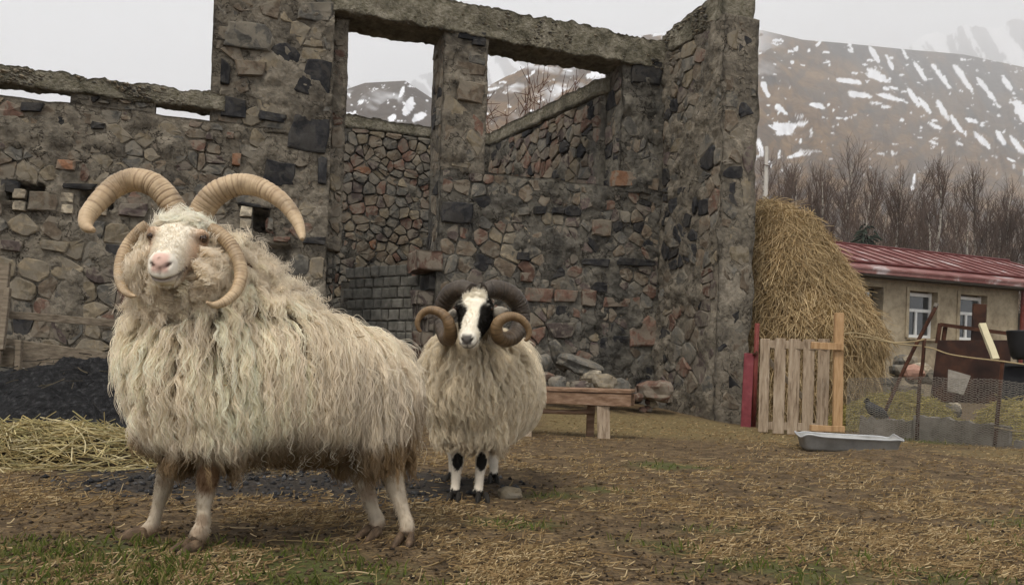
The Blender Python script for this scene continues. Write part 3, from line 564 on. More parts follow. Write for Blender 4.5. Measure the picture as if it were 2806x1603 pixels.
# ---- back wall and inner side wall
bw = empty('back_wall', (0, 0, 0)); bw.parent = RUIN
bmap = lambda s, n, z: fmap(s, n - 3.76, z)
rock_box('wall_core', bmap, 1.1, 5.6, -.5, 0, -.2, 4.42, M['mortar_dark'], bw, seed=71, smear=.12, sink=.007, res=.05)
rock_box('coping', bmap, 1.1, 5.6, -.5, .03, 4.42, 4.62, M['concrete'], bw, seed=72, res=.05, cut=beamcut(85))
masonry(bw, bmap, 1.3, 5.2, 1.2, 4.42, (.1, .22), (.12, .34), [(GREY, 3), (RED, 2), (TAN, 2), (BRN, 3), (ORA, .5), (PLU, 1.5)], proud=(.015, .055), gap=(.004, .014))
A0 = CORNER + WL * .70 - NF * .45; A1 = CORNER + WL * 1.22 - NF * 3.9; sd = norm(A1 - A0); sn_ = np.array((-sd[1], sd[0], 0)); sn_ = sn_ if sn_ @ WL > 0 else -sn_
smap = lambda s, n, z: A0 + np.outer(s, sd) + np.outer(n, sn_) + np.outer(z, UP)
rock_box('wall_core', smap, 0, 3.5, -.4, 0, -.2, 4.42, M['mortar_dark'], bw, seed=74, smear=.12, sink=.007, res=.05)
rock_box('coping', smap, -.1, 3.5, -.45, .03, 4.42, 4.64, M['concrete'], bw, seed=75, res=.05, cut=beamcut(88))
masonry(bw, smap, .02, 3.45, 2.6, 4.4, (.1, .22), (.14, .4), [(GREY, 2), (RED, 3), (TAN, .8), (BRN, 2), (PLU, 2), (DARK, 1)], proud=(.01, .05), gap=(.004, .016))
# ---- rough infill wall of small blocks inside the doorway
kb = setp(empty('block_wall', P(1080, 1010, 10.9)), 'low infill wall of small square grey blocks inside the doorway', 'wall')
B0, B1 = P(930, 800, 11.4), P(1215, 800, 10.3); B0[2] = B1[2] = 0; bd = norm(B1 - B0); bn = np.array((bd[1], -bd[0], 0)); blen = np.linalg.norm(B1 - B0)
kmap = lambda s, n, z: B0 + np.outer(s, bd) + np.outer(n, bn) + np.outer(z, UP)
rock_box('mortar_core', kmap, 0, blen, -.18, -.022, 0, 1.72, M['mortar_dark'], kb, seed=77, res=.06)
z = .45; row = 0; nblk = 0
while z < 1.78:
    h = random.uniform(.135, .16); s = -random.uniform(0, .1)
    while s < blen:
        ww = random.uniform(.12, .2)
        if s > 0 and s + ww < blen + .05 and (z < 1.6 or random.random() < .75):
            a, b, c, d = s + .006, s + ww - .006, z + .005, z + h - .007; pr = random.uniform(-.006, .012); e = .016
            pts = np.array([(a, c), (b, c), (b, d), (a, d)]); pts2 = np.array([(a + e, c + e), (b - e, c + e), (b - e, d - e), (a + e, d - e)]) + RNG.normal(0, .003, (4, 2))
            pts = pts + RNG.normal(0, .004, (4, 2))
            V = np.vstack([kmap(pts[:, 0], np.full(4, -.1), pts[:, 1]), kmap(pts[:, 0], np.full(4, pr - .012), pts[:, 1]), kmap(pts2[:, 0], np.full(4, pr), pts2[:, 1])])
            F = [(k * 4 + i, k * 4 + (i + 1) % 4, k * 4 + 4 + (i + 1) % 4, k * 4 + 4 + i) for k in (0, 1) for i in range(4)] + [(8, 9, 10, 11)]
            mesh('block', V, F, M['block'], kb, attrs={'tint': np.full(12, random.random())}); nblk += 1
        s += ww
    z += h
# ---- hand the stones out: the 300 that show largest are parts of their own, the rest is joined wall by wall
STONES.sort(key=lambda t: -t[0])
for (ar, V, F, mi, par, tn) in STONES[:300]:
    mesh('stone', V, F, STN[mi], par, attrs={'tint': np.full(len(V), tn)})
rest = {}
for t in STONES[300:]: rest.setdefault(t[4].name, []).append(t)
for pn, lst in rest.items():
    VV = []; FF = []; mm = []; tt_ = []; b = 0
    for (ar, V, F, mi, par, tn) in lst:
        VV.append(V); FF += [tuple(i + b for i in f) for f in F]; mm += [mi] * len(F); tt_.append(np.full(len(V), tn)); b += len(V)
    setp(mesh('small_stones', np.vstack(VV), FF, STN, lst[0][4], mi=mm, attrs={'tint': np.concatenate(tt_)}), kind='stuff')
print('STONES', len(STONES), 'blocks', nblk)
# ================================================================ house with the red roof
HD = np.array((math.cos(WA), math.sin(WA), 0)); HN = np.array((math.sin(WA), -math.cos(WA), 0))
H0 = P(2500, 1000, 22.6); H0[2] = 0
def hsz(x, y):
    a, b = uv(x, y); d = np.array((a / FPX, 1, b / FPX)); t = (H0 @ HN) / (d @ HN); p = t * d; return float((p - H0) @ HD), float(EYE + p[2])
def hpt(s, n, z): return H0 + HD * s + HN * n + UP * z
HOUSE = empty('house', hpt(0, 0, 0), 'low beige plastered farmhouse with a faded red metal roof behind the haystack', 'house')
M['plaster'] = mat('beige_plaster', [(.3, (.24, .195, .135)), (.55, (.34, .285, .2)), (.8, (.42, .36, .265))], 1.6, 8, bump=.3, bscale=30, bdist=.01, ramp2=(7, [(.35, (.6, .58, .55)), (.55, (1, 1, 1))], 'MULTIPLY', .6))
M['redroof'] = mat('faded_red_roof_metal', [(.33, (.13, .05, .046)), (.47, (.18, .078, .072)), (.58, (.23, .125, .115)), (.66, (.4, .34, .34))], 1.1, 7, rough=.75, spec=.15, bump=.1, bscale=8, bdist=.01, dist=.3)
M['redtrim'] = mat('dark_red_trim', [(.3, (.07, .016, .015)), (.7, (.12, .03, .027))], 3, 5, rough=.5, bump=0)
M['white'] = flat('white_window_paint', (.66, .66, .64), .5)
M['glass'] = mat('dark_window_glass', [(.3, (.02, .024, .026)), (.7, (.05, .055, .058))], .8, 3, rough=.08, spec=.8, bump=0)
M['darksoffit'] = flat('dark_eaves_timber', (.06, .05, .04), .9)
M['blue'] = mat('pale_blue_curtain', [(.3, (.2, .29, .36)), (.7, (.42, .5, .55))], 4, 4, stretch=(14, 14, .5), bump=.3, bscale=10, bdist=.02)
ops = []                                          # openings: s0,s1,z0,z1
for (xa, xb, yt, yb) in ((2360, 2419, 783, 960), (2491, 2567, 796, 925), (2630, 2703, 806, 932)):
    s0, z1 = hsz(xa, yt); s1, _ = hsz(xb, yt + (xb - xa) * .07); _, z0 = hsz(xa, yb); ops.append((s0, s1, z0, z1))
zc = hsz(2500, 768)[1]; sR = hsz(2792, 800)[0]
sb = sorted({-10., sR} | {o_[0] for o_ in ops} | {o_[1] for o_ in ops}); zb = sorted({-.3, zc} | {o_[2] for o_ in ops} | {o_[3] for o_ in ops})
V = []; F = []
def q4(a, b, c, d): k = len(V); V.extend([a, b, c, d]); F.append((k, k + 1, k + 2, k + 3))
for i in range(len(sb) - 1):
    for j in range(len(zb) - 1):
        sm, zm = (sb[i] + sb[i + 1]) / 2, (zb[j] + zb[j + 1]) / 2
        if any(o_[0] < sm < o_[1] and o_[2] < zm < o_[3] for o_ in ops): continue
        q4(hpt(sb[i], 0, zb[j]), hpt(sb[i + 1], 0, zb[j]), hpt(sb[i + 1], 0, zb[j + 1]), hpt(sb[i], 0, zb[j + 1]))
for s0, s1, z0, z1 in ops:
    q4(hpt(s0, 0, z0), hpt(s0, -.4, z0), hpt(s0, -.4, z1), hpt(s0, 0, z1)); q4(hpt(s1, -.4, z0), hpt(s1, 0, z0), hpt(s1, 0, z1), hpt(s1, -.4, z1))
    q4(hpt(s0, -.4, z1), hpt(s1, -.4, z1), hpt(s1, 0, z1), hpt(s0, 0, z1)); q4(hpt(s0, 0, z0), hpt(s1, 0, z0), hpt(s1, -.4, z0), hpt(s0, -.4, z0))
q4(hpt(sR, 0, -.3), hpt(sR, -5, -.3), hpt(sR, -5, zc), hpt(sR, 0, zc)); q4(hpt(-10, -5, -.3), hpt(-10, 0, -.3), hpt(-10, 0, zc), hpt(-10, -5, zc)); q4(hpt(sR, -5, -.3), hpt(-10, -5, -.3), hpt(-10, -5, zc), hpt(sR, -5, zc))
mesh('wall', V, F, M['plaster'], HOUSE)
for k, (s0, s1, z0, z1) in enumerate(ops):
    f = .1                                          # plaster surround, proud of the wall
    sur = empty('window' if k else 'door', (0, 0, 0)); sur.parent = HOUSE
    for a, b in (((s0 - f, z0), (s0 - .002, z1 + f)), ((s1 + .002, z0), (s1 + f, z1 + f)), ((s0 - .002, z1 + .002), (s1 + .002, z1 + f))):
        V_, F_ = boxm(hpt((a[0] + b[0]) / 2, .012, a[1]), hpt((a[0] + b[0]) / 2, .012, b[1]), b[0] - a[0], .05, up=HD); mesh('surround', V_, F_, M['plaster'], sur)
    if k == 0:
        V_, F_ = boxm(hpt(s0 + (s1 - s0) * .32, -.22, z0), hpt(s0 + (s1 - s0) * .32, -.22, z1 - .12), (s1 - s0) * .64, .05, up=HD); mesh('curtain', V_, F_, M['blue'], sur)
        V_, F_ = boxm(hpt((s0 + s1) / 2, -.35, z0), hpt((s0 + s1) / 2, -.35, z1), (s1 - s0), .04, up=HD); mesh('door_leaf', V_, F_, M['darksoffit'], sur); continue
    fw_ = .075; n_ = -.2; zt = z0 + (z1 - z0) * .60; xm = (s0 + s1) / 2
    def bar(a, b, wd): V_, F_ = boxm(hpt(a[0], n_, a[1]), hpt(b[0], n_, b[1]), wd, .07, up=HD if abs(a[0] - b[0]) < .01 else UP); mesh('frame', V_, F_, M['white'], sur)
    bar((s0 + fw_ / 2, z0), (s0 + fw_ / 2, z1), fw_); bar((s1 - fw_ / 2, z0), (s1 - fw_ / 2, z1), fw_); bar((s0 + fw_, z1 - .08), (s1 - fw_, z1 - .08), .09); bar((s0 + fw_, zt), (s1 - fw_, zt), .085); bar((s0 + fw_, z0 + .05), (s1 - fw_, z0 + .05), .09); bar((xm - .04, z0 + .095), (xm - .04, zt - .043), .07)
    for (a, b, c, d) in ((s0 + fw_, s1 - fw_, zt + .043, z1 - .125), (s0 + fw_, xm - .075, z0 + .095, zt - .043), (xm - .005, s1 - fw_, z0 + .095, zt - .043)):
        V_, F_ = boxm(hpt((a + b) / 2, -.215, c), hpt((a + b) / 2, -.215, d), b - a, .01, up=HD); mesh('pane', V_, F_, M['glass'], sur)
    V_, F_ = boxm(hpt(s0 - .05, .03, z0 - .03), hpt(s1 + .05, .03, z0 - .03), .06, .2, up=UP); mesh('sill', V_, F_, M['plaster'], sur)
# roof
ez = hsz(2500, 752)[1]; eo = .45                    # eave
rz = ez + 1.22; rn = -2.9; sA, sB = -10.4, sR + 3.2
def rp_(s, t, up=0.0): return hpt(s, eo + (rn - eo) * t, ez + (rz - ez) * t + up)
RF = empty('roof', (0, 0, 0)); RF.parent = HOUSE
V = [rp_(sA, 0), rp_(sB, 0), rp_(sB, 1), rp_(sA, 1), hpt(sA, 2 * rn - eo, ez), hpt(sB, 2 * rn - eo, ez)]
lo = [v - UP * .05 for v in V]
mesh('roof_sheet', V + lo, [(0, 1, 2, 3), (3, 2, 5, 4), (7, 6, 9, 8), (8, 9, 10, 11), (0, 6, 7, 1), (4, 5, 11, 10), (0, 3, 9, 6), (3, 4, 10, 9), (1, 7, 8, 2), (2, 8, 11, 5)], M['redroof'], RF)
s = sA + .15
while s < sB:
    V_, F_ = boxm(rp_(s, .17, .012), rp_(s, .985, .012), .035, .045, up=HD); mesh('seam', V_, F_, M['redtrim'], RF); s += .56 + random.uniform(-.04, .04)
V_, F_ = tube([rp_(sA, .14, .035), rp_(sB, .14, .035)], .05, 8); mesh('gutter_lip', V_, F_, M['redtrim'], RF)
V_, F_ = tube([rp_(sA, 1, .01), rp_(sB, 1, .01)], .05, 8); mesh('ridge_cap', V_, F_, M['redtrim'], RF)
V_, F_ = boxm(hpt(sA, eo - .03, ez - .1), hpt(sB, eo - .03, ez - .1), .09, .03, up=UP); mesh('fascia', V_, F_, M['redroof'], RF)
V_, F_ = boxm(hpt(sA, .2, ez - .17), hpt(sB, .2, ez - .17), .06, .42, up=UP); mesh('soffit', V_, F_, M['darksoffit'], RF)
V_, F_ = tube([hpt(sR + .02, .12, ez - .2), hpt(sR + .02, .1, -.2)], .055, 10); mesh('downpipe', V_, F_, M['red_metal'], HOUSE)
V_, F_ = boxm(hpt(sR + .1, -1.6, 1.2), hpt(sR + 3, -1.6, 1.2), 3.2, .2, up=UP); mesh('porch_wall', V_, F_, M['darksoffit'], HOUSE)

# ================================================================ trees behind the house
def bare_tree(H, rng, wide=1.0, ntw=260):
    n = 9; z = np.linspace(0, H, n); tr_ = np.stack([np.cumsum(rng.normal(0, .05, n)) + .1 * np.sin(z), np.cumsum(rng.normal(0, .05, n)), z], 1); tr_ -= tr_[0]
    L1 = []; K = 6
    for i in range(34):
        h = rng.uniform(.28, .95); p = np.array([np.interp(h * H, z, tr_[:, k]) for k in range(3)]); a = rng.uniform(0, 6.28); ln = (1 - h) * H * .34 + rng.uniform(.7, 1.6)
        up_ = rng.uniform(1.0, 2.2); d = norm((math.cos(a) * wide, math.sin(a) * wide, up_)); q = [p]
        for k in range(K - 1): d = norm(d + np.array((0, 0, .14)) + rng.normal(0, .1, 3)); q.append(q[-1] + d * ln / (K - 1))
        L1.append(np.array(q))
    TW = []
    for i in range(ntw):
        l = L1[rng.integers(len(L1))]; t = rng.uniform(.15, 1) * (K - 1); j = min(int(t), K - 2); p = l[j] + (l[j + 1] - l[j]) * (t - j)
        d = norm(norm(l[j + 1] - l[j]) * .8 + rng.normal(0, .5, 3) + np.array((0, 0, .45))); ln = rng.uniform(.5, 1.7); q = [p]
        for k in range(K - 1): d = norm(d + np.array((0, 0, .1)) + rng.normal(0, .14, 3)); q.append(q[-1] + d * ln / (K - 1))
        TW.append(np.array(q))
    return tr_, np.array(L1), np.array(TW)
tprotos = []
for k in range(5):
    rng = np.random.default_rng(100 + k); H = 14.0; tr_, L1, TW = bare_tree(H, rng, .85 + .3 * rng.random(), 680)
    t = empty('birch_tree', (0, 0, 0)); V_, F_ = tube(tr_, np.interp(np.linspace(0, 1, 9), [0, .5, 1], [.17, .11, .03]), 8); mesh('trunk', V_, F_, M['birch'], t, smooth=True)
    pts = np.concatenate([L1, TW]); rad = np.concatenate([np.tile(np.linspace(.03, .011, 6), (len(L1), 1)), np.tile(np.linspace(.0095, .0045, 6), (len(TW), 1))])
    c = np.array((.1, .073, .06)) * rng.uniform(.7, 1.4, (len(pts), 1)); curves('crown', pts, rad, M['twig'], t, c); tprotos.append(t)
rng = random.Random(5); used = set(); xs_ = list(np.linspace(2086, 2830, 30))
for i, x in enumerate(xs_):
    x += rng.uniform(-14, 14); d = rng.choice([52, 58, 64, 70]) + rng.uniform(-3, 3); k = rng.randrange(5)
    top = rng.uniform(420, 590) if x < 2560 else rng.uniform(440, 590); 
    if x < 2180: top += 20
    p = P(x, 640, d); zt = P(x, top, d)[2]; o = tprotos[k] if k not in used else copy_tree(tprotos[k]); used.add(k)
    s_ = (zt - 1.0) / 14.0; o.location = (float(p[0]), d, .4); o.scale = (s_ * 1.05, s_ * 1.05, s_); o.rotation_euler = (0, 0, rng.uniform(0, 6.28))
    setp(o, 'bare birch with pale trunk in the wood behind the red roof', 'tree', 'bare birches behind the house')
for k in range(5):
    if k not in used: 
        for c_ in list(tprotos[k].children): bpy.data.objects.remove(c_)
        bpy.data.objects.remove(tprotos[k])
def conifer(x, ytop, d, wid, label):
    b = P(x, 700, d); H = P(x, ytop, d)[2] - .3; rng = np.random.default_rng(int(x)); t = empty('conifer', (b[0], d, .3), label, 'tree', 'dark conifers behind the house')
    V_, F_ = tube([(b[0], d, .3), (b[0], d, .3 + H * .97)], [.12, .02], 8); mesh('trunk', V_, F_, M['darksoffit'], t)
    n = 2600; h = 1 - np.sqrt(rng.random(n)) * .92; a = rng.uniform(0, 6.28, n); r = wid * .8 * np.sqrt(1 - h) * rng.uniform(.75, 1.15, n); r0 = r * rng.uniform(0, .7, n)
    dr = np.stack([np.cos(a), np.sin(a)], 1); st = np.concatenate([b[None, :2] + dr * r0[:, None], (.3 + h * H)[:, None]], 1); en = np.concatenate([b[None, :2] + dr * r[:, None], (.3 + h * H - r * .35 + rng.normal(0, .08, n))[:, None]], 1)
    curves('crown', np.stack([st, (st + en) / 2 + rng.normal(0, .05, (n, 3)), en], 1), np.tile((.05, .045, .02), (n, 1)), M['twig'], t, np.array((.026, .032, .025)) * rng.uniform(.6, 1.7, (n, 1)))
conifer(2222, 580, 48, 3.0, 'tall dark conifer between the concrete pole and the red roof')
conifer(2372, 608, 47, 3.4, 'rightmost of the dark conifers above the red roof')
# pole
pl = setp(empty('utility_pole', (P(2092, 1000, 24)[0], 24, 0)), 'slim grey concrete pole rising behind the haystack beside the wall', 'pole')
V_, F_ = tube([P(2092, 1000, 24) * (1, 1, 0), P(2101, 402, 24)], [.08, .05], 10); mesh('shaft', V_, F_, flat('pole_concrete', (.33, .31, .28)), pl, smooth=True)
V_, F_ = tube([P(2092, 452, 23.93), P(2108, 455, 23.93)], .012, 6); mesh('bracket', V_, F_, M['rust'], pl)
# shrub seen through the window
rng = np.random.default_rng(8); S = []
b0 = P(1405, 430, 17.5)
for (x, y) in [(1288, 262), (1310, 300), (1330, 285), (1345, 310), (1452, 232), (1440, 262), (1475, 205), (1483, 262), (1500, 215), (1510, 255), (1540, 240), (1575, 235), (1420, 290), (1395, 300), (1465, 270), (1590, 222), (1550, 262)]:
    e = P(x, y, 17.5 + rng.uniform(-.5, .5)); st = b0 + (np.array((e[0], 17.5, b0[2])) - b0) * .6; q = catmull([st, st + (e - st) * .5 + rng.normal(0, .1, 3), e], 8); S.append(q)
    for j in range(9):
        i = rng.integers(3, 8); p = q[i]; d = norm((e - st) * .6 + rng.normal(0, .5, 3)); ln = rng.uniform(.15, .45); S.append(np.array([p + d * ln * t + np.array((0, 0, .1)) * t * t * ln for t in np.linspace(0, 1, 8)]))
sh = setp(empty('bare_shrub', b0 * (1, 1, 0)), 'leafless reddish shrub seen through the right window opening', 'shrub')
V_, F_ = tube([b0 * (1, 1, 0), b0], [.05, .02], 6); mesh('stem', V_, F_, M['wood_grey'], sh)
curves('twigs', np.array(S), np.tile(np.linspace(.0075, .004, 8), (len(S), 1)), M['twig'], sh, np.tile((.11, .06, .045), (len(S), 1)))

# ================================================================ haystack
def hay_strands(n, fn, rng, ln, rad, cols, K=5, droop=.5, lift=.25):
    """fn(rng,n)-> points, normals"""
    x, nn = fn(rng, n); down = np.array((0, 0, -1.)); tg = norm(down - nn * (nn @ down)[:, None] + 1e-4); sd = np.cross(nn, tg)
    a = rng.normal(0, .75, n)[:, None]; d = norm(tg * np.cos(a) + sd * np.sin(a) + nn * rng.normal(lift, .3, (n, 1))); l = rng.uniform(*ln, n)[:, None]; q = []
    p = x - d * l * .4
    for k in range(K): q.append(p.copy()); d = norm(d + down * droop / K + rng.normal(0, .12, (n, 3))); p = p + d * l / (K - 1)
    c = np.array(cols)[rng.integers(len(cols), size=n)] * rng.uniform(.7, 1.25, (n, 1))
    return np.stack(q, 1), np.tile(np.linspace(1, .5, K) * rad, (n, 1)), c
hc_ = np.array((3.72, 11.45))
def stack_pt(t, a):                               # t 0 bottom .. 1 top
    z = np.interp(t, [0, .13, .38, .55, .67, .85, .94, 1], [0, .4, 1.16, 1.65, 1.98, 2.45, 2.78, 2.98]); r = np.interp(t, [0, .13, .38, .55, .67, .85, .94, 1], [1.0, 1.08, 1.2, 1.02, .88, .7, .5, .08])
    ax = np.interp(t, [0, .4, 1], [.12, .1, -.25]); lob = 1 + .05 * np.sin(3 * a + 1) + .04 * np.sin(5 * a + t * 4)
    lx = np.where(np.cos(a) < 0, .78, 1.0)
    return np.stack([hc_[0] + ax + r * lob * np.cos(a) * lx, hc_[1] + r * lob * np.sin(a) * .9, z], -1)
HS = setp(empty('haystack', (*hc_, 0)), 'tall golden haystack leaning against the end of the ruined wall', 'haystack')
na, nt_ = 72, 48; AA, TT = np.meshgrid(np.linspace(0, 2 * np.pi, na, endpoint=False), np.linspace(0, 1, nt_)); V = stack_pt(TT.ravel(), AA.ravel())
V = V + (fbm(V * 3, 4, 12) - .5)[:, None] * .16 * norm(V - np.array((*hc_, 1.2)))
F = [(i * na + j, i * na + (j + 1) % na, (i + 1) * na + (j + 1) % na, (i + 1) * na + j) for i in range(nt_ - 1) for j in range(na)] + [tuple(range((nt_ - 1) * na, nt_ * na))]
M['hay'] = mat('packed_hay', [(.3, (.13, .085, .035)), (.55, (.25, .17, .07)), (.8, (.36, .26, .115))], 9, 9, stretch=(1, 1, .4), bump=1, bscale=30, bdist=.05)
mesh('hay_core', V, F, M['hay'], HS, smooth=True)
def on_stack(rng, n):
    t = rng.random(n) ** .9; a = rng.uniform(math.pi * .85, math.pi * 2.2, n); p = stack_pt(t, a); e = 1e-3
    u = stack_pt(np.minimum(t + e, 1), a) - p; v = stack_pt(t, a + e) - p; nn = norm(np.cross(v, u)); nn = np.where(((p - np.array((*hc_, 1.0))) * nn).sum(1, keepdims=True) < 0, -nn, nn)
    return p + nn * rng.uniform(-.02, .06, (n, 1)), nn
pts, rr, cc = hay_strands(15000, on_stack, np.random.default_rng(4), (.18, .5), .0045, [(.46, .345, .19), (.56, .435, .26), (.36, .265, .145), (.27, .19, .1)], lift=.2)
cc = cc * (.6 + .75 * fbm(pts[:, 0] * 2.6, 3, 19))[:, None]; curves('loose_hay', pts, rr, M['strand'], HS, cc)

# ================================================================ gate, posts
GT = setp(empty('pallet_gate', P(2180, 1190, 8.75) * (1, 1, 0)), 'low gate of five pale upright boards beside the red post', 'gate')
for i, (xa, xb, yt, yb) in enumerate(((2081, 2107, 928, 1184), (2121, 2150, 927, 1188), (2160, 2190, 929, 1190), (2200, 2229, 930, 1192), (2240, 2270, 929, 1188))):
    d = 8.95 - .45 * (xa - 2081) / 220; xm = (xa + xb) / 2; b = P(xm - 3, yb, d); t_ = P(xm + 3, yt, d)
    board('board', b, t_, (xb - xa) * d / FPX, .022, M['wood_pale'], GT, up=(1, -.35, 0), jit=.05, nseg=5)
for y in (945, 1168):
    a = P(2085, y - 3, 9.0); b = P(2268, y + 4, 8.6); board('rail', a, b, .085, .03, M['wood_pale'], GT)
board('brace', P(2095, 975, 9.02), P(2220, 1110, 8.75), .05, .02, M['wood_grey'], GT)
GP = setp(empty('gate_post', P(2298, 1185, 8.4) * (1, 1, 0)), 'orange new timber post with two short cross battens at the gate', 'post')
board('upright', P(2294, 1183, 8.42), P(2299, 858, 8.42), .093, .05, M['wood_new'], GP, up=(1, -.1, 0), jit=.02)
board('batten', P(2222, 946, 8.37), P(2311, 951, 8.37), .07, .03, M['wood_new'], GP, jit=.02); board('batten', P(2219, 1172, 8.37), P(2314, 1176, 8.37), .062, .03, M['wood_new'], GP, jit=.02)
rpst = setp(empty('red_post', P(2068, 1170, 9.72) * (1, 1, 0)), 'round red painted pipe post at the end of the stone wall', 'post')
V_, F_ = tube([P(2064, 1176, 9.72), P(2075, 886, 9.72)], .028, 14); mesh('pipe', V_, F_, M['red_metal'], rpst, smooth=True); V_, F_ = tube([P(2068, 966, 9.69), P(2072, 970, 9.69)], .034, 10); mesh('wire_tie', V_, F_, M['rust'], rpst)
o = board('red_board', P(2043, 1172, 9.66), P(2053, 968, 9.72), .115, .022, M['crimson_wood'], None, up=(1, 0, 0)); setp(o, 'crimson painted plank leaning on the foot of the wall', 'plank')

# ================================================================ tin trough
TR = setp(empty('trough', (2.97, 7.19, float(gz(2.97, 7.19)))), 'shallow dented galvanised tin trough on the ground before the gate', 'trough')
g0 = float(gz(2.97, 7.19)); a0, b0_ = P(2212, 1210, 7.22), P(2452, 1222, 7.1); tx = norm((b0_ - a0) * (1, 1, 0)); ty = np.array((-tx[1], tx[0], 0)); tc_ = np.array((2.97, 7.25, 0))
nseg = 48; rings = []
for (sx, sy, z, wv) in ((.36, .15, .005, 0), (.385, .175, .03, 0), (.41, .2, .128, .004), (.425, .215, .134, .008), (.428, .218, .128, .008), (.405, .195, .126, .004), (.375, .165, .03, 0)):
    r_ = []
    for j in range(nseg):
        a = 2 * math.pi * j / nseg; ca, sa_ = math.cos(a), math.sin(a); e = .28
        r_.append(tc_ + tx * sx * math.copysign(abs(ca) ** e, ca) + ty * sy * math.copysign(abs(sa_) ** e, sa_) + UP * (g0 + z + wv * (math.sin(3 * a + 1) + 1.1 * math.sin(5 * a) + (1 if sa_ > 0 else 0) * .8 * math.sin(7 * a))))
    rings.append(r_)
V = [p for r_ in rings for p in r_]; F = [(i * nseg + j, i * nseg + (j + 1) % nseg, (i + 1) * nseg + (j + 1) % nseg, (i + 1) * nseg + j) for i in range(len(rings) - 1) for j in range(nseg)] + [tuple(range(nseg))[::-1], tuple(range(6 * nseg, 7 * nseg))]
k = nseg; mesh('basin', V, F, M['zinc'], TR, smooth=True)
V_, F_ = tube([v + UP * .003 for v in rings[3]] + [rings[3][0] + UP * .003], .006, 6, cap=False); mesh('rolled_rim', V_, F_, flat('bright_zinc_rim', (.5, .51, .52), .4, .5, .3), TR, smooth=True)

# ================================================================ kerb slabs and wire fence
def slab_mesh(name, p0, p1, h0, h1, thk, m, label, seed, cat='slab'):
    p0 = np.asarray(p0) * (1, 1, 0); p1 = np.asarray(p1) * (1, 1, 0); t = norm(p1 - p0); n_ = np.array((t[1], -t[0], 0)); V = []; F = []; K = 14; rng = np.random.default_rng(seed)
    for i in range(K + 1):
        c = p0 + (p1 - p0) * i / K; h = h0 + (h1 - h0) * i / K + rng.normal(0, .008); g = float(gz(c[0], c[1])) - .05
        V += [c + n_ * thk / 2 + UP * g, c + n_ * (thk / 2 + rng.normal(0, .004)) + UP * (g + h), c - n_ * thk / 2 + UP * (g + h + rng.normal(0, .006)), c - n_ * thk / 2 + UP * g]
    for i in range(K):
        for j in range(4): F.append((i * 4 + j, i * 4 + (j + 1) % 4, i * 4 + 4 + (j + 1) % 4, i * 4 + 4 + j))
    F += [(3, 2, 1, 0), (K * 4, K * 4 + 1, K * 4 + 2, K * 4 + 3)]
    return setp(mesh(name, V, F, m), label, cat)
M['kerb'] = mat('grey_cast_concrete', [(.3, (.16, .145, .125)), (.6, (.25, .23, .2)), (.8, (.31, .29, .255))], 7, 8, bump=.4, bscale=40, bdist=.008, ramp2=(4, [(.35, (.4, .37, .33)), (.6, (1, 1, 1))], 'MULTIPLY', .9))
ka, kb_, kc = P(2358, 1190, 9.15), P(2500, 1203, 8.8), P(2768, 1225, 8.1)
slab_mesh('concrete_kerb', ka, kb_, .24, .245, .09, M['kerb'], 'left and lower grey concrete kerb slab below the black hen', 3)
slab_mesh('concrete_kerb', kb_ + np.array((.02, -.01, 0)), kc, .30, .25, .1, M['kerb'], 'long right grey concrete kerb slab under the wire fence', 4)
slab_mesh('concrete_kerb', P(2778, 1228, 8.0), P(2900, 1240, 7.8), .12, .1, .14, M['kerb'], 'short low concrete block at the right edge of the picture', 5)
WF = setp(empty('wire_fence', P(2515, 1205, 8.55) * (1, 1, 0)), 'sagging chain link fence on rusty posts with rope along the top', 'fence')
V_, F_ = tube(catmull([P(2512, 1208, 8.55), P(2520, 1050, 8.56), P(2528, 1000, 8.54), P(2533, 928, 8.56)], 12), .019, 8); mesh('post', V_, F_, M['rust'], WF, smooth=True)
V_, F_ = tube(catmull([P(2725, 1226, 7.98), P(2738, 1090, 8.0), P(2748, 985, 8.0)], 12), .019, 8); mesh('post', V_, F_, M['rust'], WF, smooth=True)
fpath = np.array([P(2320, 1100, 8.4), P(2517, 1100, 8.5), P(2733, 1100, 7.95), P(2860, 1100, 7.75)])[:, :2]
seg = np.linalg.norm(np.diff(fpath, axis=0), axis=1); cum = np.concatenate([[0], np.cumsum(seg)]); Lp = cum[-1]
def fxy(s): return np.stack([np.interp(s, cum, fpath[:, 0]), np.interp(s, cum, fpath[:, 1])], -1)
cw = .055; C_ = []; K = 30; htm = .80
for i in range(int(Lp / cw)):
    for sg in (-1, 1):
        z = np.linspace(0, 1, K); s_ = i * cw + sg * cw * .5 * np.where(np.arange(K) % 2, 1, -1) * .98; s_ = np.clip(s_, 0, Lp); xy = fxy(s_)
        hgt = np.interp(i * cw, cum, [.62, .66, .66, .6]); g = gz(xy[:, 0], xy[:, 1]); C_.append(np.concatenate([xy + RNG.normal(0, .003, (K, 2)), (g + z * hgt)[:, None]], 1))
curves('wire_mesh', np.array(C_), np.full((len(C_), K), .002), M['twig'], WF, np.tile((.2, .185, .16), (len(C_), 1)))
ropes = [[(2313, 915, 8.38), (2345, 912, 8.4), (2400, 925, 8.45), (2450, 938, 8.5), (2500, 936, 8.52), (2533, 930, 8.54)], [(2340, 922, 8.38), (2400, 930, 8.45), (2460, 942, 8.5), (2525, 948, 8.54)], [(2533, 950, 8.54), (2560, 956, 8.5), (2600, 970, 8.4), (2660, 980, 8.2), (2747, 990, 7.98), (2860, 1006, 7.8)], [(2725, 1170, 7.97), (2780, 1180, 7.9), (2860, 1185, 7.8)]]
for r_ in ropes:
    q = catmull([P(*v) for v in r_], 40); V_, F_ = tube(q, .0075, 6); mesh('rope', V_, F_, flat('hemp_rope', (.32, .25, .14), .9), WF, smooth=True)
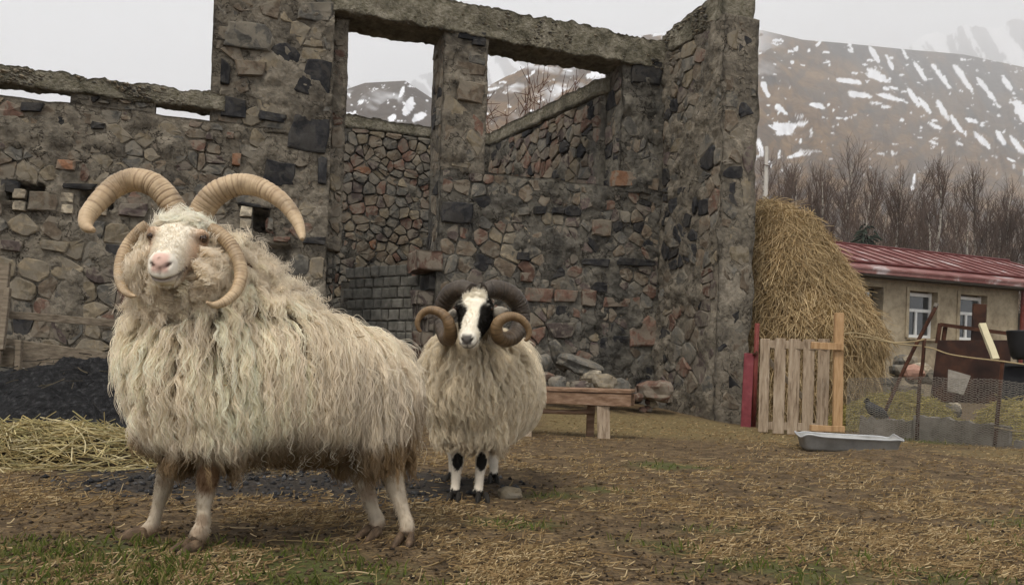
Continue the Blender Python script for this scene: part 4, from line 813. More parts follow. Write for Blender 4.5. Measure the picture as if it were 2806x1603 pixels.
o = empty('iron_pole', P(2415, 1150, 9.5) * (1, 1, 0)); setp(o, 'rusty iron pole leaning diagonally in front of the house window', 'pole')
V_, F_ = tube(catmull([P(2412, 1158, 9.3), P(2490, 985, 9.25), P(2566, 838, 9.2)], 10), [.022] * 10, 8); mesh('shaft', V_, F_, M['rust'], o, smooth=True); V_, F_ = tube([P(2562, 842, 9.2), P(2567, 832, 9.2)], .024, 8); mesh('pale_tip', V_, F_, M['kerb'], o)

# ================================================================ yard clutter
def sheet(name, pts, thk, m, label, cat):
    V = np.array([P(*p) for p in pts]); n_ = norm(np.cross(V[1] - V[0], V[2] - V[0])); k = len(V)
    W_ = np.vstack([V - n_ * thk / 2, V + n_ * thk / 2]); F = [tuple(range(k))[::-1], tuple(range(k, 2 * k))] + [(i, (i + 1) % k, k + (i + 1) % k, k + i) for i in range(k)]
    return setp(mesh(name, W_, F, m), label, cat)
M['rustsheet'] = mat('rusty_sheet_iron', [(.3, (.016, .01, .009)), (.5, (.034, .018, .014)), (.72, (.085, .038, .022))], 3.5, 8, rough=.8, bump=.2, bscale=30, bdist=.005)
sheet('rusty_sheet', [(2548, 1098, 10.6), (2762, 1110, 10.3), (2772, 932, 10.3), (2570, 932, 10.6)], .02, M['rustsheet'], 'large dark rusty sheet iron panel leaning behind the wire fence', 'metal sheet')
rf_ = setp(empty('iron_rack', P(2572, 1000, 10.7)), 'bent rusty angle iron frame standing above the rusty sheet', 'frame')
for a, b in (((2568, 940, 10.7), (2576, 886, 10.7)), ((2576, 889, 10.7), (2845, 925, 10.2)), ((2585, 934, 10.72), (2591, 893, 10.72))): V_, F_ = boxm(P(*a), P(*b), .045, .03); mesh('bar', V_, F_, M['rust'], rf_)
o = board('dark_plank', P(2672, 1080, 10.9), P(2684, 833, 10.9), .17, .04, M['rustsheet'], None, up=(1, 0, 0)); setp(o, 'upright dark brown plank in front of the right house window', 'plank')
fs = setp(empty('foam_strip', P(2730, 990, 8.0)), 'pale yellow foam strip standing slanted above the right fence post', 'strip'); V_, F_ = boxm(P(2691, 888, 8.3), P(2728, 985, 8.05), .062, .035, up=(1, 0, .2), jit=.08, nseg=6); mesh('foam', V_, F_, flat('pale_foam', (.5, .45, .3), .9), fs)
sheet('tin_scrap', [(2596, 1072, 10.0), (2640, 1082, 9.95), (2660, 1030, 10.1), (2598, 1012, 10.15)], .01, M['kerb'], 'crumpled pale tin scrap leaning on the rusty sheet', 'tin sheet')
bk = setp(empty('black_bucket', P(2800, 980, 9.0)), 'black plastic bucket hanging at the right edge by the fence', 'bucket'); R_ = [(P(2802, y, 9.0), np.array((1., 0, 0)), np.array((0, 1., 0)), r, r, 1) for y, r in ((985, .09), (975, .115), (940, .14), (912, .155), (908, .16), (906, .15))]
V_, F_ = ringloft(R_, 20); mesh('pail', V_, F_, flat('black_plastic', (.015, .015, .017), .5), bk, smooth=True)
bx_ = setp(empty('dark_crate', P(2775, 1090, 9.2) * (1, 1, 0)), 'dark box shaped crate behind the right fence post', 'crate')
V_, F_ = boxm(P(2752, 1050, 9.3), P(2900, 1056, 9.0), .42, .4); mesh('box', V_, F_, flat('black_tarred_wood', (.014, .014, .017), .8), bx_); V_, F_ = boxm(P(2752, 998, 9.08), P(2900, 1003, 8.8), .03, .06); mesh('edge_board', V_, F_, flat('dark_edge', (.03, .028, .028), .8), bx_)
def boulder(name, c, r, m, seed, label=None, cat='stone', group=None, parent=None, flatk=1.0, rot=0.0, sub=2, tilt=0.0):
    bm = bmesh.new(); bmesh.ops.create_icosphere(bm, subdivisions=sub + 1, radius=1); V = np.array([v.co[:] for v in bm.verts]); F = [tuple(v.index for v in f.verts) for f in bm.faces]; bm.free()
    e = .75; V = np.sign(V) * np.abs(V) ** e; V = V * (1 + (fbm(V * 1.3 + seed * 7.1, 3, seed) - .5)[:, None] * .75 + (fbm(V * 4 + seed, 2, seed) - .5)[:, None] * .12)
    V = V * np.asarray(r); c_, s_ = math.cos(tilt), math.sin(tilt); V = np.stack([V[:, 0] * c_ - V[:, 2] * s_, V[:, 1], V[:, 0] * s_ + V[:, 2] * c_], 1)
    c_, s_ = math.cos(rot), math.sin(rot); V = np.stack([V[:, 0] * c_ - V[:, 1] * s_, V[:, 0] * s_ + V[:, 1] * c_, V[:, 2]], 1)
    o = mesh(name, V + np.asarray(c), F, m, parent, smooth=False, attrs={'tint': np.full(len(V), (seed * .37) % 1)})
    return setp(o, label, cat, group) if label else o
# rubble at the foot of the ruin
gq = 'rubble fallen at the foot of the ruin'
slabs = [((1585, 1000, 10.0), (.30, .2, .1), GREY, .3, 'large flat grey slab tilted on the rubble behind the bench'), ((1530, 975, 10.1), (.08, .1, .2), GREY, -.5, 'narrow light grey stone standing on edge left of the big slab'), ((1798, 1070, 9.7), (.2, .15, .13), RED, 0, 'reddish angular boulder at the foot of the corner right of the bench'), ((1490, 990, 9.9), (.085, .09, .09), GREY, 0, 'round dark grey stone just right of the second ram'), ((1500, 1032, 9.7), (.09, .08, .05), RED, .1, 'low reddish stone beside the second ram behind the bench'),
         ((1655, 1050, 9.6), (.13, .1, .1), TAN, 0, 'pale rounded stone behind the bench top'), ((1528, 1050, 9.6), (.1, .09, .08), GREY, 0, 'grey stone just above the left part of the bench'), ((1590, 1058, 9.6), (.12, .1, .06), PLU, 0, 'flat dark stone above the middle of the bench'), ((1700, 1060, 9.8), (.13, .1, .1), GREY, .2, 'grey stone behind the right end of the bench'), ((1735, 1090, 9.7), (.1, .1, .07), DARK, 0, 'dark stone right of the end of the bench'), ((1620, 1030, 9.9), (.12, .1, .08), TUF, 0, 'whitish stone under the big tilted slab')]
for i, (p, r, mi, tl_, lb) in enumerate(slabs): boulder('rubble_stone', P(*p), r, STN[mi], i + 2, lb, 'stone', gq, rot=random.uniform(-.5, .5), tilt=-tl_)
for i in range(16):
    x = random.uniform(1460, 1790); y = 1040 + (x - 1460) * .15 + random.uniform(0, 40); boulder('rubble_chip', P(x, y, random.uniform(9.5, 9.9)), np.array((.05, .05, .04)) * random.uniform(.7, 1.5), STN[random.choice([GREY, BRN, TAN, RED])], 40 + i, 'small broken stone lying loose among the rubble behind the bench', 'stone', gq, sub=1)
# rubble heap by the house
hpc = P(2500, 1000, 11.9)
for i in range(30):
    u = random.uniform(-1, 1); zz = random.uniform(.05, 1) * .95 * (1 - .55 * abs(u)); pal = random.choice([TUF, GREY, TUF, TAN, GREY, BRN])
    boulder('heap_stone', (hpc[0] + u * .55, hpc[1] - (1 - zz) * .35 + random.uniform(0, .3), zz), np.array((.12, .1, .085)) * random.uniform(.7, 1.4), STN[pal], 70 + i, 'pale stone in the rubble heap right of the haystack', 'stone', 'rubble heap by the house', sub=1, rot=random.uniform(0, 3))
boulder('heap_stone', P(2503, 1022, 11.3), (.13, .11, .1), mat('pink_stone', [(.3, (.3, .17, .13)), (.7, (.42, .26, .2))], 8, 6, bump=.4), 99, 'smooth pink boulder in the rubble heap between the two iron poles', 'stone', 'rubble heap by the house')
boulder('ground_stone', P(1398, 1352, 3.95), (.06, .05, .035), STN[TAN], 55, 'brown and white stone half buried beside the second ram hooves', 'stone')
boulder('white_pebble', P(2224, 1273, 6.3), (.03, .022, .02), M['white'], 56, 'small white scrap on the earth below the tin trough', 'scrap')
# ---- bench
BN = setp(empty('bench', P(1600, 1195, 7.6) * (1, 1, 0)), 'rough wooden plank bench standing behind the second ram', 'bench')
ba, bb_ = P(1380, 1062, 7.75), P(1734, 1073, 7.45); bt_ = norm((bb_ - ba) * (1, 1, 0)); bq = np.array((-bt_[1], bt_[0], 0))
for k, (of, th) in enumerate(((-.09, .03), (.03, .028), (.15, .03))): board('seat_plank', ba + bq * of + UP * (.002 * k), bb_ + bq * of + UP * (.002 * k), .03, .115, M['wood_bench'], BN, nseg=6)
board('apron', ba - bq * .12 - UP * .073, bb_ - bq * .12 - UP * .078, .11, .035, M['wood_bench'], BN, nseg=6); board('apron', ba + bq * .18 - UP * .073, bb_ + bq * .18 - UP * .078, .11, .035, M['wood_bench'], BN, nseg=6)
g_ = lambda p: np.array((p[0], p[1], float(gz(p[0], p[1])) - .02))
for (x0, x1, nm) in ((1652, 1655, 'leg'), (1440, 1440, 'leg')):
    t_ = P(x0, 1112, 7.42); b = g_(P(x1, 1195, 7.4)); board(nm, b, t_, .11, .05, M['wood_pale'], BN, up=(1, 0, 0)); t2 = P(x0 - 32, 1090, 7.68); b2 = g_(P(x1 - 38, 1185, 7.7)); board(nm, b2, t2, .07, .05, M['wood_bench'], BN, up=(1, 0, 0))
V_, F_ = tube(catmull([P(1400, 1122, 7.62), P(1540, 1128, 7.6), P(1630, 1128, 7.58)], 14), .022, 8); mesh('stretcher_log', V_, F_, M['wood_bench'], BN, smooth=True)
# ---- fence of grey boards on the left
LF = setp(empty('plank_fence', P(60, 1030, 7.4)), 'weathered grey plank fence by the wall on the left', 'fence')
board('leaning_post', P(-14, 1000, 7.3), P(14, 722, 7.5), .1, .04, M['wood_grey'], LF, up=(1, 0, 0)); board('leaning_post', P(3, 960, 7.25), P(22, 790, 7.4), .05, .04, M['wood_grey'], LF, up=(1, 0, 0))
board('rail', P(20, 862, 7.5), P(330, 888, 7.9), .07, .035, M['wood_grey'], LF, nseg=6); board('board', P(55, 965, 7.45), P(330, 1002, 7.8), .215, .03, M['wood_grey'], LF, nseg=6); board('board', P(55, 1003, 7.44), P(330, 1042, 7.8), .09, .03, M['wood_grey'], LF, nseg=6)
board('board', P(-30, 970, 7.4), P(42, 980, 7.42), .17, .03, M['wood_grey'], LF); board('post', P(49, 1036, 7.36), P(54, 932, 7.36), .05, .05, M['wood_grey'], LF, up=(1, 0, 0)); board('rail', P(-30, 930, 7.38), P(46, 940, 7.38), .06, .03, M['wood_grey'], LF)
sheet('white_sheet', [(58, 1030, 7.4), (138, 1040, 7.45), (160, 1022, 7.5), (60, 1008, 7.42)], .012, M['white'], 'scrap of white sheet lying under the plank fence', 'sheet')
# ---- hen
HE = setp(empty('hen', P(2402, 1148, 9.0) * (1, 1, 0)), 'black hen pecking behind the kerb with a red comb', 'hen')
hb = P(2402, 1128, 9.1); hx = np.array((1., 0, 0)); hy = np.array((0, 1., 0))
spine = [(hb + hx * -.10 + UP * .10, .012, .03), (hb + hx * -.085 + UP * .07, .03, .05), (hb + hx * -.05 + UP * .03, .05, .065), (hb + hx * 0, .062, .07), (hb + hx * .05 - UP * .015, .055, .06), (hb + hx * .085 - UP * .03, .035, .042), (hb + hx * .105 - UP * .05, .024, .026), (hb + hx * .12 - UP * .07, .02, .021), (hb + hx * .135 - UP * .082, .008, .009)]
R_ = []
for i, (c, a, b) in enumerate(spine):
    t_ = norm(spine[min(i + 1, 8)][0] - spine[max(i - 1, 0)][0]); R_.append((c, hy, np.cross(t_, hy), a, b, 1))
mesh('body', *ringloft(R_, 16), flat('black_feather', (.012, .012, .014), .5, .4), HE, smooth=True)
tf = []
for k in range(6): a = .5 + k * .12; tf.append([hb + hx * -.07 + UP * .06 + hy * (k - 2.5) * .006, hb + hx * (-.07 - .05 * math.cos(a)) + UP * (.06 + .07 * math.sin(a)), hb + hx * (-.07 - .09 * math.cos(a)) + UP * (.06 + .1 * math.sin(a))])
curves('tail_feathers', np.array(tf), np.tile((.012, .012, .004), (6, 1)), M['twig'], HE, np.tile((.012, .012, .014), (6, 1)))
mesh('comb', *ringloft([(hb + hx * (.112 + .012 * k) - UP * (.045 + .008 * k), hy, UP, .004, .006 + .012 * math.sin(k * 1.05 + .4) ** 2, 1) for k in range(4)], 8), flat('red_comb', (.35, .02, .015)), HE)
for s_ in (-.02, .02): V_, F_ = tube([hb + hy * s_ - UP * .05, np.array((hb[0] + .01, hb[1] + s_, float(gz(hb[0], hb[1]))))], .005, 6); mesh('leg', V_, F_, flat('hen_leg', (.2, .15, .08)), HE)
# ================================================================ heaps of hay and straw
def heap(name, c, rx_, ry_, h, n, ln, rad, cols, label, cat, seed, lift=.3, core=None, Rot=0.0, lump=0.0):
    rng = np.random.default_rng(seed); c = np.asarray(c, float); cr_, sr_ = math.cos(Rot), math.sin(Rot)
    def surf(u, a):
        prof = h * np.clip(1 - u ** 2, 0, 1) ** .8; lob = 1 + .13 * np.sin(3 * a + seed) + .08 * np.sin(5 * a + 2 * seed)
        x = u * rx_ * lob * np.cos(a); y = u * ry_ * lob * np.sin(a); X = c[0] + x * cr_ - y * sr_; Yy = c[1] + x * sr_ + y * cr_
        return np.stack([X, Yy, gz(X, Yy) + prof * (.75 + .5 * n2(X, Yy, 3.2, 3, seed)) - .03 + lump * (n2(X, Yy, 9, 4, seed + 3) - .5)], -1)
    root = setp(empty(name, (c[0], c[1], float(gz(c[0], c[1])))), label, cat)
    na_, nu = (96, 40) if lump else (48, 16); AA, UU = np.meshgrid(np.linspace(0, 2 * np.pi, na_, endpoint=False), np.linspace(1.05, .02, nu)); V = surf(UU.ravel(), AA.ravel())
    F = [(i * na_ + j, i * na_ + (j + 1) % na_, (i + 1) * na_ + (j + 1) % na_, (i + 1) * na_ + j) for i in range(nu - 1) for j in range(na_)] + [tuple(range((nu - 1) * na_, nu * na_))]
    mesh('heap_core', V, F, core or M['hay'], root, smooth=True)
    u = np.sqrt(rng.random(n)) * 1.12; a = rng.uniform(0, 6.28, n); x = surf(u, a); e = 1e-3; nn = norm(np.cross(surf(u, a + e) - x, surf(u - e, a) - x)); nn = np.where(nn[:, 2:3] < 0, -nn, nn)
    x = x + nn * rng.uniform(0, .05, (n, 1)); an = rng.uniform(0, 6.28, n); dr = np.stack([np.cos(an), np.sin(an) * .8, rng.normal(0, .28, n)], 1); dr = norm(dr - nn * (dr * nn).sum(1, keepdims=True) * .8); l = rng.uniform(*ln, n)[:, None] * (1 + (rng.random((n, 1)) < .08) * .8)
    bend = rng.normal(0, .1, (n, 3)); pts = np.stack([x + dr * l * (t - .5) + bend * l * (t - .5) ** 2 * 2 + nn * .01 for t in np.linspace(0, 1, 4)], 1)
    gzv = gz(pts[..., 0], pts[..., 1]); pts[..., 2] = np.maximum(pts[..., 2], gzv + .003)
    cc = np.array(cols)[rng.integers(len(cols), size=n)] * rng.uniform(.6, 1.2, (n, 1)); curves('loose_stalks', pts, np.full((n, 4), 1.0) * rad * rng.uniform(.6, 1.3, (n, 1)), M['strand'], root, cc)
    return root
STRAW = [(.5, .42, .22), (.4, .32, .15), (.6, .52, .32), (.3, .23, .11), (.36, .32, .16)]
GREENHAY = [(.30, .25, .085), (.36, .30, .11), (.24, .21, .07), (.42, .34, .14)]
M['muck'] = mat('dark_manure', [(.3, (.02, .015, .01)), (.6, (.06, .045, .028)), (.8, (.1, .08, .045))], 14, 8, bump=1, bscale=40, bdist=.03)
heap('straw_heap', (-2.62, 4.75, 0), .62, .36, .22, 1500, (.12, .4), .0026, STRAW, 'loose heap of yellow straw on the ground left of the cream ram', 'straw', 3, core=M['muck'], Rot=.12)
heap('hay_heap', P(2470, 1150, 9.75), .72, .5, .42, 3800, (.1, .3), .004, GREENHAY, 'greenish hay heap behind the kerb slabs and the black hen', 'hay', 6)
heap('hay_heap', P(2790, 1180, 8.9), .55, .4, .42, 2500, (.1, .3), .004, GREENHAY, 'hay heap at the right edge behind the wire fence', 'hay', 9)
M['ashm'] = mat('black_ash', [(.3, (.007, .007, .008)), (.55, (.02, .02, .021)), (.75, (.075, .075, .078))], 24, 9, bump=1, bscale=30, bdist=.05)
heap('ash_heap', (-3.35, 6.45, 0), 1.25, .66, .36, 160, (.05, .2), .003, [(.02, .02, .021), (.05, .048, .045), (.1, .085, .06)], 'raised black heap of burnt ash and manure before the plank fence', 'ash heap', 12, core=M['ashm'], Rot=.25, lump=.16)
# ================================================================ litter on the ground (nobody could count it)
rng = np.random.default_rng(77)
def ground_pts(n, x0=-4.6, x1=5.4, ymin=2.1, ymax=9.5):
    inv = rng.uniform(1 / ymax, 1 / ymin, n * 3); y = 1 / inv; x = rng.uniform(-.72, .72, n * 3) * y; k = rng.permutation(n * 3)[:n]; return x[k], y[k]
x, y = ground_pts(90000); ga_, gg_, gh_ = ground_masks(x, y); clump = n2(x, y, 2.4, 4, 91)
keep = rng.random(len(x)) < np.clip(.3 + 4.5 * (clump - .5), .04, 1) * (1 - .72 * ga_) * (1 - .45 * gg_) + .5 * gh_; x, y, gh_ = x[keep], y[keep], gh_[keep]; n = len(x)
an = rng.normal(.0, .9, n); ln = rng.gamma(2.0, .009, n) + .008; big = rng.random(n) < .05; ln = np.where(big, ln * 3.2, ln); dr = np.stack([np.cos(an), np.sin(an)], 1); pts = np.zeros((n, 3, 3))
for k, t in enumerate((-.5, 0, .5)):
    xy = np.stack([x, y], 1) + dr * (ln * t)[:, None] + rng.normal(0, .003, (n, 2)); pts[:, k, :2] = xy; pts[:, k, 2] = gz(xy[:, 0], xy[:, 1]) + .003
pts[:, 2, 2] += rng.exponential(.006, n); pts[:, 1, 2] += rng.exponential(.002, n)
LIT = np.array([(.38, .28, .145), (.28, .195, .1), (.5, .39, .23), (.2, .135, .07), (.26, .175, .088), (.32, .225, .115)]); cc = LIT[rng.integers(6, size=n)] * rng.uniform(.55, 1.15, (n, 1))
o = curves('straw_litter', pts, np.full((n, 3), 1.0) * (.0009 + .0009 * rng.random((n, 1))) * (1 + .08 * y[:, None]), M['strand'], None, cc); setp(o, 'broken straw strewn over the trodden earth', None, None, 'stuff')
# grass
x, y = ground_pts(60000, ymax=9); ga_, gg_, gh_ = ground_masks(x, y); tuft = n2(x, y, 9, 3, 95); keep = rng.random(len(x)) < np.clip(gg_ * (.05 + 1.7 * (tuft - .42)), 0, 1); x, y = x[keep], y[keep]; n = len(x)
h = rng.uniform(.012, .042, n); an = rng.uniform(0, 6.28, n); lean = rng.uniform(.2, .9, n)[:, None] * h[:, None] * np.stack([np.cos(an), np.sin(an)], 1); z = gz(x, y); pts = np.zeros((n, 3, 3))
for k, (t, b) in enumerate(((0, 0), (.6, .4), (1, 1))): pts[:, k, 0] = x + lean[:, 0] * b; pts[:, k, 1] = y + lean[:, 1] * b; pts[:, k, 2] = z + h * t - .003
GRC = np.array([(.1, .13, .03), (.13, .145, .04), (.08, .1, .028), (.18, .17, .065), (.27, .22, .1)]); cc = GRC[rng.integers(5, size=n)] * rng.uniform(.7, 1.2, (n, 1))
o = curves('grass', pts, np.array((1, .75, .2))[None] * (.0016 + .0012 * rng.random((n, 1))) * (1 + .1 * y[:, None]), M['blade'], None, cc); setp(o, 'short green grass growing in patches through the earth', None, None, 'stuff')
# droppings and clods: small lumps joined into one
def lumps(name, n, rlo, rhi, m, label, wfn, seed):
    global rng
    rng = np.random.default_rng(seed); x, y = ground_pts(n); w_ = wfn(x, y); keep = rng.random(len(x)) < w_; x, y = x[keep], y[keep]; n = len(x)
    base = np.array([(1, 0, 0), (-1, 0, 0), (0, 1, 0), (0, -1, 0), (0, 0, 1), (0, 0, -1.)]); bf = np.array([(0, 2, 4), (2, 1, 4), (1, 3, 4), (3, 0, 4), (2, 0, 5), (1, 2, 5), (3, 1, 5), (0, 3, 5)])
    r = rng.uniform(rlo, rhi, n) * rng.uniform(.7, 1.3, n); V = base[None] * r[:, None, None] * rng.uniform(.6, 1.3, (n, 6, 1)) * np.array((1, 1, .7)); a = rng.uniform(0, 6.28, n); c, s = np.cos(a)[:, None], np.sin(a)[:, None]
    V = np.stack([V[..., 0] * c - V[..., 1] * s + x[:, None], V[..., 0] * s + V[..., 1] * c + y[:, None], V[..., 2] + (gz(x, y) + r * .25)[:, None]], -1); F = (bf[None] + (np.arange(n) * 6)[:, None, None]).reshape(-1, 3)
    setp(mesh(name, V.reshape(-1, 3), F, m, smooth=True), label, None, None, 'stuff')
lumps('droppings', 3200, .004, .010, mat('dark_dropping', [(.3, (.012, .009, .007)), (.8, (.05, .038, .026))], 30, 4, bump=.3), 'dark sheep droppings scattered over the earth', lambda x, y: .75 * (n2(x, y, 1.3, 3, 17) > .4) * (ground_masks(x, y)[0] < .5), 5)
lumps('cinders', 9000, .006, .02, mat('grey_cinder', [(.35, (.012, .012, .013)), (.55, (.04, .04, .042)), (.75, (.16, .16, .16))], 9, 4, bump=.3), 'black and grey cinders on the burnt patch', lambda x, y: ground_masks(x, y)[0], 6)
lumps('clods', 9000, .004, .013, M['ground'], 'small clods of brown earth', lambda x, y: .6 * (1 - ground_masks(x, y)[0]), 7)
# ================================================================ rams
def build_body(name, pieces, parent, m, voxel=.0065):
    VV = []; FF = []; lab = []; b = 0
    for (V, F, l) in pieces: VV += list(V); FF += [tuple(i + b for i in f) for f in F]; lab += [l] * len(V); b += len(V)
    tmp = mesh('tmp', VV, FF, m)
    r = tmp.modifiers.new('r', 'REMESH'); r.mode = 'VOXEL'; r.voxel_size = voxel
    s = tmp.modifiers.new('s', 'SMOOTH'); s.factor = .5; s.iterations = 5
    ev = tmp.evaluated_get(bpy.context.evaluated_depsgraph_get()); me = bpy.data.meshes.new_from_object(ev)
    n = len(me.vertices); W = np.empty(n * 3); me.vertices.foreach_get('co', W); W = W.reshape(-1, 3)
    F = [tuple(p.vertices) for p in me.polygons]
    bpy.data.objects.remove(tmp); bpy.data.meshes.remove(me)
    kd = kdtree.KDTree(len(VV))
    for i, v in enumerate(VV): kd.insert(v, i)
    kd.balance()
    L_ = np.array([lab[kd.find(w)[1]] for w in W])
    return W, F, L_
def tri_data(W, F):
    T = np.array([t for f in F for t in ((f[0], f[1], f[2]), (f[0], f[2], f[3]))] if len(F[0]) == 4 else F)
    a, b, c = W[T[:, 0]], W[T[:, 1]], W[T[:, 2]]; nn = np.cross(b - a, c - a); ar = np.linalg.norm(nn, axis=1) / 2
    VN = np.zeros_like(W)
    for k in range(3): np.add.at(VN, T[:, k], nn)
    return T, ar, norm(VN)
def scatter(W, T, ar, VN, wt, n, rng):
    p = ar * wt; p = p / p.sum(); k = rng.choice(len(T), n, p=p); r = rng.random((n, 2)); fl = r.sum(1) > 1; r[fl] = 1 - r[fl]
    a, b, c = (W[T[k, i]] for i in range(3)); x = a + (b - a) * r[:, :1] + (c - a) * r[:, 1:]
    nn = norm(VN[T[k, 0]] * (1 - r.sum(1, keepdims=True)) + VN[T[k, 1]] * r[:, :1] + VN[T[k, 2]] * r[:, 1:])
    return x, nn, k
def locks(x, nn, Lf, lift, grav, amp, lam, spread, nst, rng, flow=None, K=11, curl=0.0, tipc=.85, rad=.0008, noise=.18, bvh=None, hug=.7, rise=.045):
    """wool locks at roots x: K points each, nst strands per lock -> pts, rad, which lock"""
    n = len(x); down = np.array((0, 0, -1.)); tg = down - nn * (nn @ down)[:, None]
    if flow is not None: tg = tg + flow
    tg = norm(tg + 1e-5); jit = rng.normal(0, noise, (n, 3))
    d0 = norm(nn * np.asarray(lift).reshape(-1, 1) + tg + jit); bb = norm(np.cross(d0, nn) + 1e-6); cc = np.cross(d0, bb)
    ph = rng.uniform(0, 6.28, n) * .5 + 6 * vnoise(x * 5, 3); g = np.zeros((n, K, 3)); pos = x - nn * .012
    if bvh is None:
        for k in range(K):
            t = k / (K - 1); g[:, k] = pos
            a = np.clip(grav * t, 0, .95); d = norm(d0 * (1 - a) + down * a); pos = pos + d * (Lf / (K - 1))[:, None]
    else:                                                # long wool lies along the body and tucks under it
        d = d0.copy(); hgt = np.asarray(lift) * rise
        for k in range(K):
            t = k / (K - 1); g[:, k] = pos; new = pos + d * (Lf / (K - 1))[:, None]
            near = [bvh.find_nearest(v) for v in new.tolist()]; lo_ = np.array([r_[0] for r_ in near]); no2 = np.array([r_[1] for r_ in near])
            want = lo_ + no2 * (.006 + hgt * min(1, t * 2.2))[:, None]; new = new * (1 - hug) + want * hug
            tg2 = down - no2 * (no2 @ down)[:, None]; fl2 = (flow if flow is not None else 0) * .5
            d = norm(norm(tg2 + fl2 + jit * .4 + 1e-5) * (1 - .35 * t) + down * .35 * t); pos = new
    tt_ = np.linspace(0, 1, K)
    ang = 2 * math.pi * (Lf[:, None] * tt_) / lam + ph[:, None]; A = amp * np.minimum(1, tt_ * 2.2) * rng.uniform(.5, 1.4, (n, 1))
    g = g + bb[:, None] * (A * np.sin(ang))[..., None] + cc[:, None] * (A * (.45 + curl) * np.cos(ang))[..., None]
    # strands
    off = rng.normal(0, 1, (n, nst, 2)); off /= np.maximum(1, np.linalg.norm(off, axis=2, keepdims=True)); off *= np.sqrt(rng.random((n, nst, 1)))
    e1 = norm(np.cross(nn, (0.3, 1, .2))); e2 = np.cross(nn, e1)
    tap = (1 - tipc * tt_ ** 1.0)[None, None, :, None] * spread
    o3 = off[..., 0:1] * e1[:, None] + off[..., 1:2] * e2[:, None]
    ln = rng.uniform(.75, 1.08, (n, nst, 1, 1))
    pts = g[:, None, 0:1] + (g[:, None] - g[:, None, 0:1]) * ln + o3[:, :, None] * tap + rng.normal(0, .0022, (n, nst, 1, 3)) * (tt_ ** 1.0)[None, None, :, None] * 2
    pts = pts + bb[:, None, None] * (rng.normal(0, .0025, (n, nst, 1)) * np.sin(ang[:, None] * 1.7 + rng.uniform(0, 6, (n, nst, 1))))[..., None]
    rr = rad * (1 - .65 * tt_ ** 2)
    return pts.reshape(-1, K, 3), np.broadcast_to(rr, (n * nst, K)), np.repeat(np.arange(n), nst)
def horn(name, pts, rads, m, parent, rings, n=16, depth=.075, seg=None):
    seg = seg or int(rings * 7); pts = np.asarray(pts); path = catmull(pts, seg); rr = np.interp(np.linspace(0, 1, seg), np.linspace(0, 1, len(rads)), rads)
    hr_ = np.random.default_rng(int(rings * 7 + abs(pts[0][0]) * 1000)); t = np.linspace(0, 1, seg)
    w_ = hr_.uniform(.35, 1.7, rings) * np.linspace(.7, 1.4, rings); edge = np.concatenate([[0], np.cumsum(w_)]) / w_.sum(); amp = hr_.uniform(.25, 1.0, rings + 1)
    k = np.clip(np.searchsorted(edge, t, 'right') - 1, 0, rings - 1); fr = (t - edge[k]) / (edge[k + 1] - edge[k])
    dist = np.minimum(fr, 1 - fr); groove = np.exp(-(dist / .13) ** 2) * np.where(fr < .5, amp[k], amp[k + 1]) * np.interp(t, [0, .1, .75, 1], [.8, 1, .7, .05])
    rr2 = rr * (1 - depth * groove + .012 * np.sin(np.pi * fr)); rr2[-1] *= .6
    V, F = tube(path, rr2, n); V = np.array(V); ax = np.repeat(path, n, axis=0); V = ax + (V - ax) * (1 + (fbm(V * 70, 2, 4) - .5)[:, None] * .07)
    gv = np.repeat(groove, n) * (.35 + .9 * fbm(V * 45, 2, 9)); tv_ = np.repeat(t, n); dn = norm(V - ax)[:, 2]
    return mesh(name, V, F, m, parent, smooth=True, attrs={'groove': np.clip(gv * 1.0, 0, 1), 'amber': sstep(.3, .55, tv_), 'brown': np.clip(sstep(.5, .62, fbm(V * np.array((14, 14, 14)), 3, 12)) * .6 + .35 * sstep(.25, .0, tv_), 0, .8)})
def hornmat(name, c0, c1, groove):
    return mat(name, [(.3, c0), (.7, c1)], 16, 6, rough=.5, spec=.35, bump=.35, bscale=90, bdist=.004, amix=[('brown', [(.3, [x * .45 for x in c0]), (.7, [x * .55 for x in c1])], 30), ('groove', [(.3, groove), (.7, [x * 1.5 for x in groove])], 40)])
M['horn1'] = hornmat('pale_horn', (.34, .235, .135), (.54, .41, .26), (.12, .075, .042))
M['horn2'] = hornmat('dark_horn', (.035, .027, .02), (.075, .055, .038), (.018, .014, .011))
M['horn3'] = hornmat('amber_horn', (.12, .075, .038), (.21, .135, .07), (.03, .018, .01))
M['horn_mix'] = mat('dark_to_amber_horn', [(.3, (.03, .023, .017)), (.7, (.07, .052, .036))], 20, 6, rough=.5, spec=.35, bump=.35, bscale=90, bdist=.004, amix=[('amber', [(.3, (.13, .08, .04)), (.7, (.23, .15, .075))], 16), ('groove', [(.3, (.02, .014, .01)), (.7, (.03, .02, .014))], 40)])
M['skin'] = mat('short_coat', [(0, (1, 1, 1))], attr='col', rough=.85, bump=.25, bscale=260, bdist=.003)
M['eye'] = mat('eye_amber', [(.3, (.02, .01, .006)), (.8, (.05, .025, .012))], 30, 3, rough=.06, spec=.6, bump=0)
M['hoof'] = mat('hoof_keratin', [(.3, (.04, .03, .022)), (.55, (.12, .08, .05)), (.8, (.28, .2, .13))], 26, 6, rough=.7, bump=.5, bscale=80, bdist=.004)
M['hoof_dark'] = mat('black_hoof', [(.3, (.012, .011, .01)), (.8, (.04, .035, .03))], 26, 6, rough=.6, bump=.5, bscale=80, bdist=.004)
M['ear'] = mat('ear_skin', [(.3, (.07, .04, .025)), (.8, (.16, .1, .065))], 30, 4, rough=.9, bump=.2, bscale=120, bdist=.003)
M['earw'] = mat('ear_pale', [(.3, (.05, .045, .04)), (.5, (.3, .27, .22)), (.8, (.5, .46, .4))], 18, 4, rough=.9, bump=.2, bscale=120, bdist=.003)

